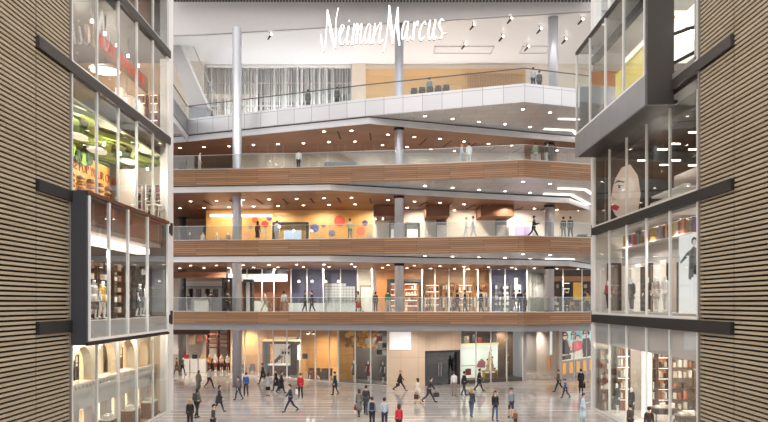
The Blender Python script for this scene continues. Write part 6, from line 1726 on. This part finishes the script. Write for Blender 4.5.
# displays on the end walls, facing the hall
for k, (a, c) in enumerate(((112, 121), (123, 132), (139, 149))):
    shelf_unit('%s wooden shelf bay from the left at the back of the projecting box' % ORD[k], wx(a, 41.5), wx(c, 41.5), 41.55, 6.0, 9.2, 6, DBROWN, mat('#8a8684', .5), ['#e6dfd6', '#9a7a66', '#4a4648', '#c9b29a'], .5, 'folded_garment', 'folded clothes on the end wall of the projecting box', 70 + k, 3)
for k, (a, c) in enumerate(((134, 142), (145, 152), (154, 161))):
    shelf_unit('%s white shelf bay from the left beyond the yellow shoe wall' % ORD[k], wx(a, 44.8), wx(c, 44.8), 44.85, 11.95, 14.6, 5, WHITE, mat('#d8c8b4', .5), ['#b23a3a', '#e8e0d4', '#3a3434', '#d8a25a'], .5, 'shoe', 'shoes on the white shelf bays of the third level', 80 + k, 3)
for k, (a, c) in enumerate(((136, 145), (149, 158))):
    shelf_unit('%s timber shelf bay from the left on the end wall of the fourth level room' % ORD[k], wx(a, 44.8), wx(c, 44.8), 44.85, 17.65, 20.4, 5, ORANGE, mat('#e0b88a', .5), ['#efe6da', '#8a5a3a', '#c98a5a', '#6a4a3a'], .5, 'boxed_goods', 'small goods on the timber bays of the fourth level room', 90 + k, 3, True)
for k, (a, c) in enumerate(((608, 621), (648, 668))):
    x0, x1 = wx(a, 45.6), wx(c, 45.6)
    portal('%s dark doorway frame on the end wall behind the right second level mannequins' % ORD[k], x0, x1, 45.5, 6.2, 9.6, .12, DARKG, .3, 'doorway_frame')
    MB().box(x0 + .13, x1 - .13, 45.75, 45.82, 6.2, 9.45, mat('#8d8178', .4)).one('fitting_curtain', '%s taupe curtain in the doorway frame, right second level' % ORD[k], 'curtain')
# room lights, then front fills added for brightness
for s, x, zs in ((-1, 16.6, ((5.35, 330), (11.55, 40), (16.95, 75), (22.5, 110))), (1, 16.8, ((5.3, 150), (11.2, 70), (16.9, 45), (23.1, 110)))):
    for z, e in zs:
        for y in (33.5, 38, 42.5): lamp('room_lights', (s*(14.7 if (s < 0 and z == 16.95) else x), y, z - 1.9), e*2.6, (1, .9, .78), kind='POINT')
for y in (34.5, 38, 42): lamp('front_fill', (-14.45, y, 5.2), 150, (1, .92, .8), kind='POINT')  # unseen fill added to light the arcade front
for y in (35.5, 39, 43): lamp('front_fill', (14.3, y, 10.95), 230, (1, .93, .86), 2.6)  # unseen fill added to light the right mannequins from the front
for y in (33, 36.5, 40): lamp('room_lights', (-13.35, y, 9.6), 330, (1, .95, .88))  # spots added close to the glass so the box mannequins are front lit
# ------------------------------------------------------------------ light
w = bpy.data.worlds.new('sky'); SC.world = w; w.use_nodes = True
bgn = w.node_tree.nodes['Background']; nt = w.node_tree
tc = nt.nodes.new('ShaderNodeTexCoord'); sp = nt.nodes.new('ShaderNodeSeparateXYZ'); rp = nt.nodes.new('ShaderNodeValToRGB')
nt.links.new(tc.outputs['Generated'], sp.inputs[0]); nt.links.new(sp.outputs[2], rp.inputs[0]); nt.links.new(rp.outputs[0], bgn.inputs[0])
rp.color_ramp.elements[0].position = 0.0; rp.color_ramp.elements[0].color = (.42, .40, .39, 1)
rp.color_ramp.elements[1].position = .75; rp.color_ramp.elements[1].color = (1.0, .99, .975, 1)
bgn.inputs[1].default_value = 2.1
for x, y in ((-13, 64.5), (-8.5, 61.5), (-3, 58), (2, 56.6), (6, 57.3), (10.5, 59.3), (15, 61)):
    lamp('underside_fill', (x, y, 4.7), 260, (1, .93, .85), 2.4, tilt=math.radians(18))  # spots without fixtures, added to brighten the stone panels and floor
for lv, z, e, w in ((4, 21.42, 420, 300), (3, 15.8, 520, 620), (2, 10.2, 800, 1000)):
    for k in range(8):
        x = -16.3 + 4.55*k
        y = max(ylerp(IL5 if lv == 4 else IL, x) + 2.6, 59)
        lamp('ceiling_lamps', (x, y, z), e, (1, .93, .85), 2.6)
        if y < 64: lamp('wall_fill', (x + 1.5, 64.3, z), w, (1, .9, .76), 2.3, tilt=math.radians(28))  # extra spots tilted back, added to brighten the shop back walls
# unseen upward area lights, added to brighten the top level ceiling
for x in (-12.5, -6, 0, 6, 12):
    area('ceiling_fill', (x, max(61.2, ylerp(FL5, x) + 2), 23.5), 5, .4, 50, (.97, .98, 1), (math.pi, 0, 0))
    area('ceiling_fill', (x, 66.3, 23.5), 5, .4, 210 if x < -3 else 150, (.97, .98, 1), (math.pi, 0, 0))
cam = bpy.data.cameras.new('camera'); co = bpy.data.objects.new('camera', cam); COL.objects.link(co)
co.location = (0, 0, ZE); co.rotation_euler = (math.radians(90), 0, 0)
cam.sensor_width = 36; cam.lens = 36*FP/768; cam.shift_y = (HY - 211)/768; cam.clip_end = 400; cam.clip_start = .5
SC.camera = co
SC.view_settings.view_transform = 'Standard'; SC.view_settings.look = 'None'
SC.view_settings.exposure = 0.25; SC.view_settings.gamma = 1; SC.view_settings.use_curve_mapping = False
SC.cycles.max_bounces = 7; SC.cycles.diffuse_bounces = 3; SC.cycles.glossy_bounces = 4
SC.cycles.transparent_max_bounces = 24; SC.cycles.transmission_bounces = 4; SC.cycles.caustics_reflective = False
SC.cycles.sample_clamp_indirect = 4
SC.cycles.use_denoising = True
bake_pending()
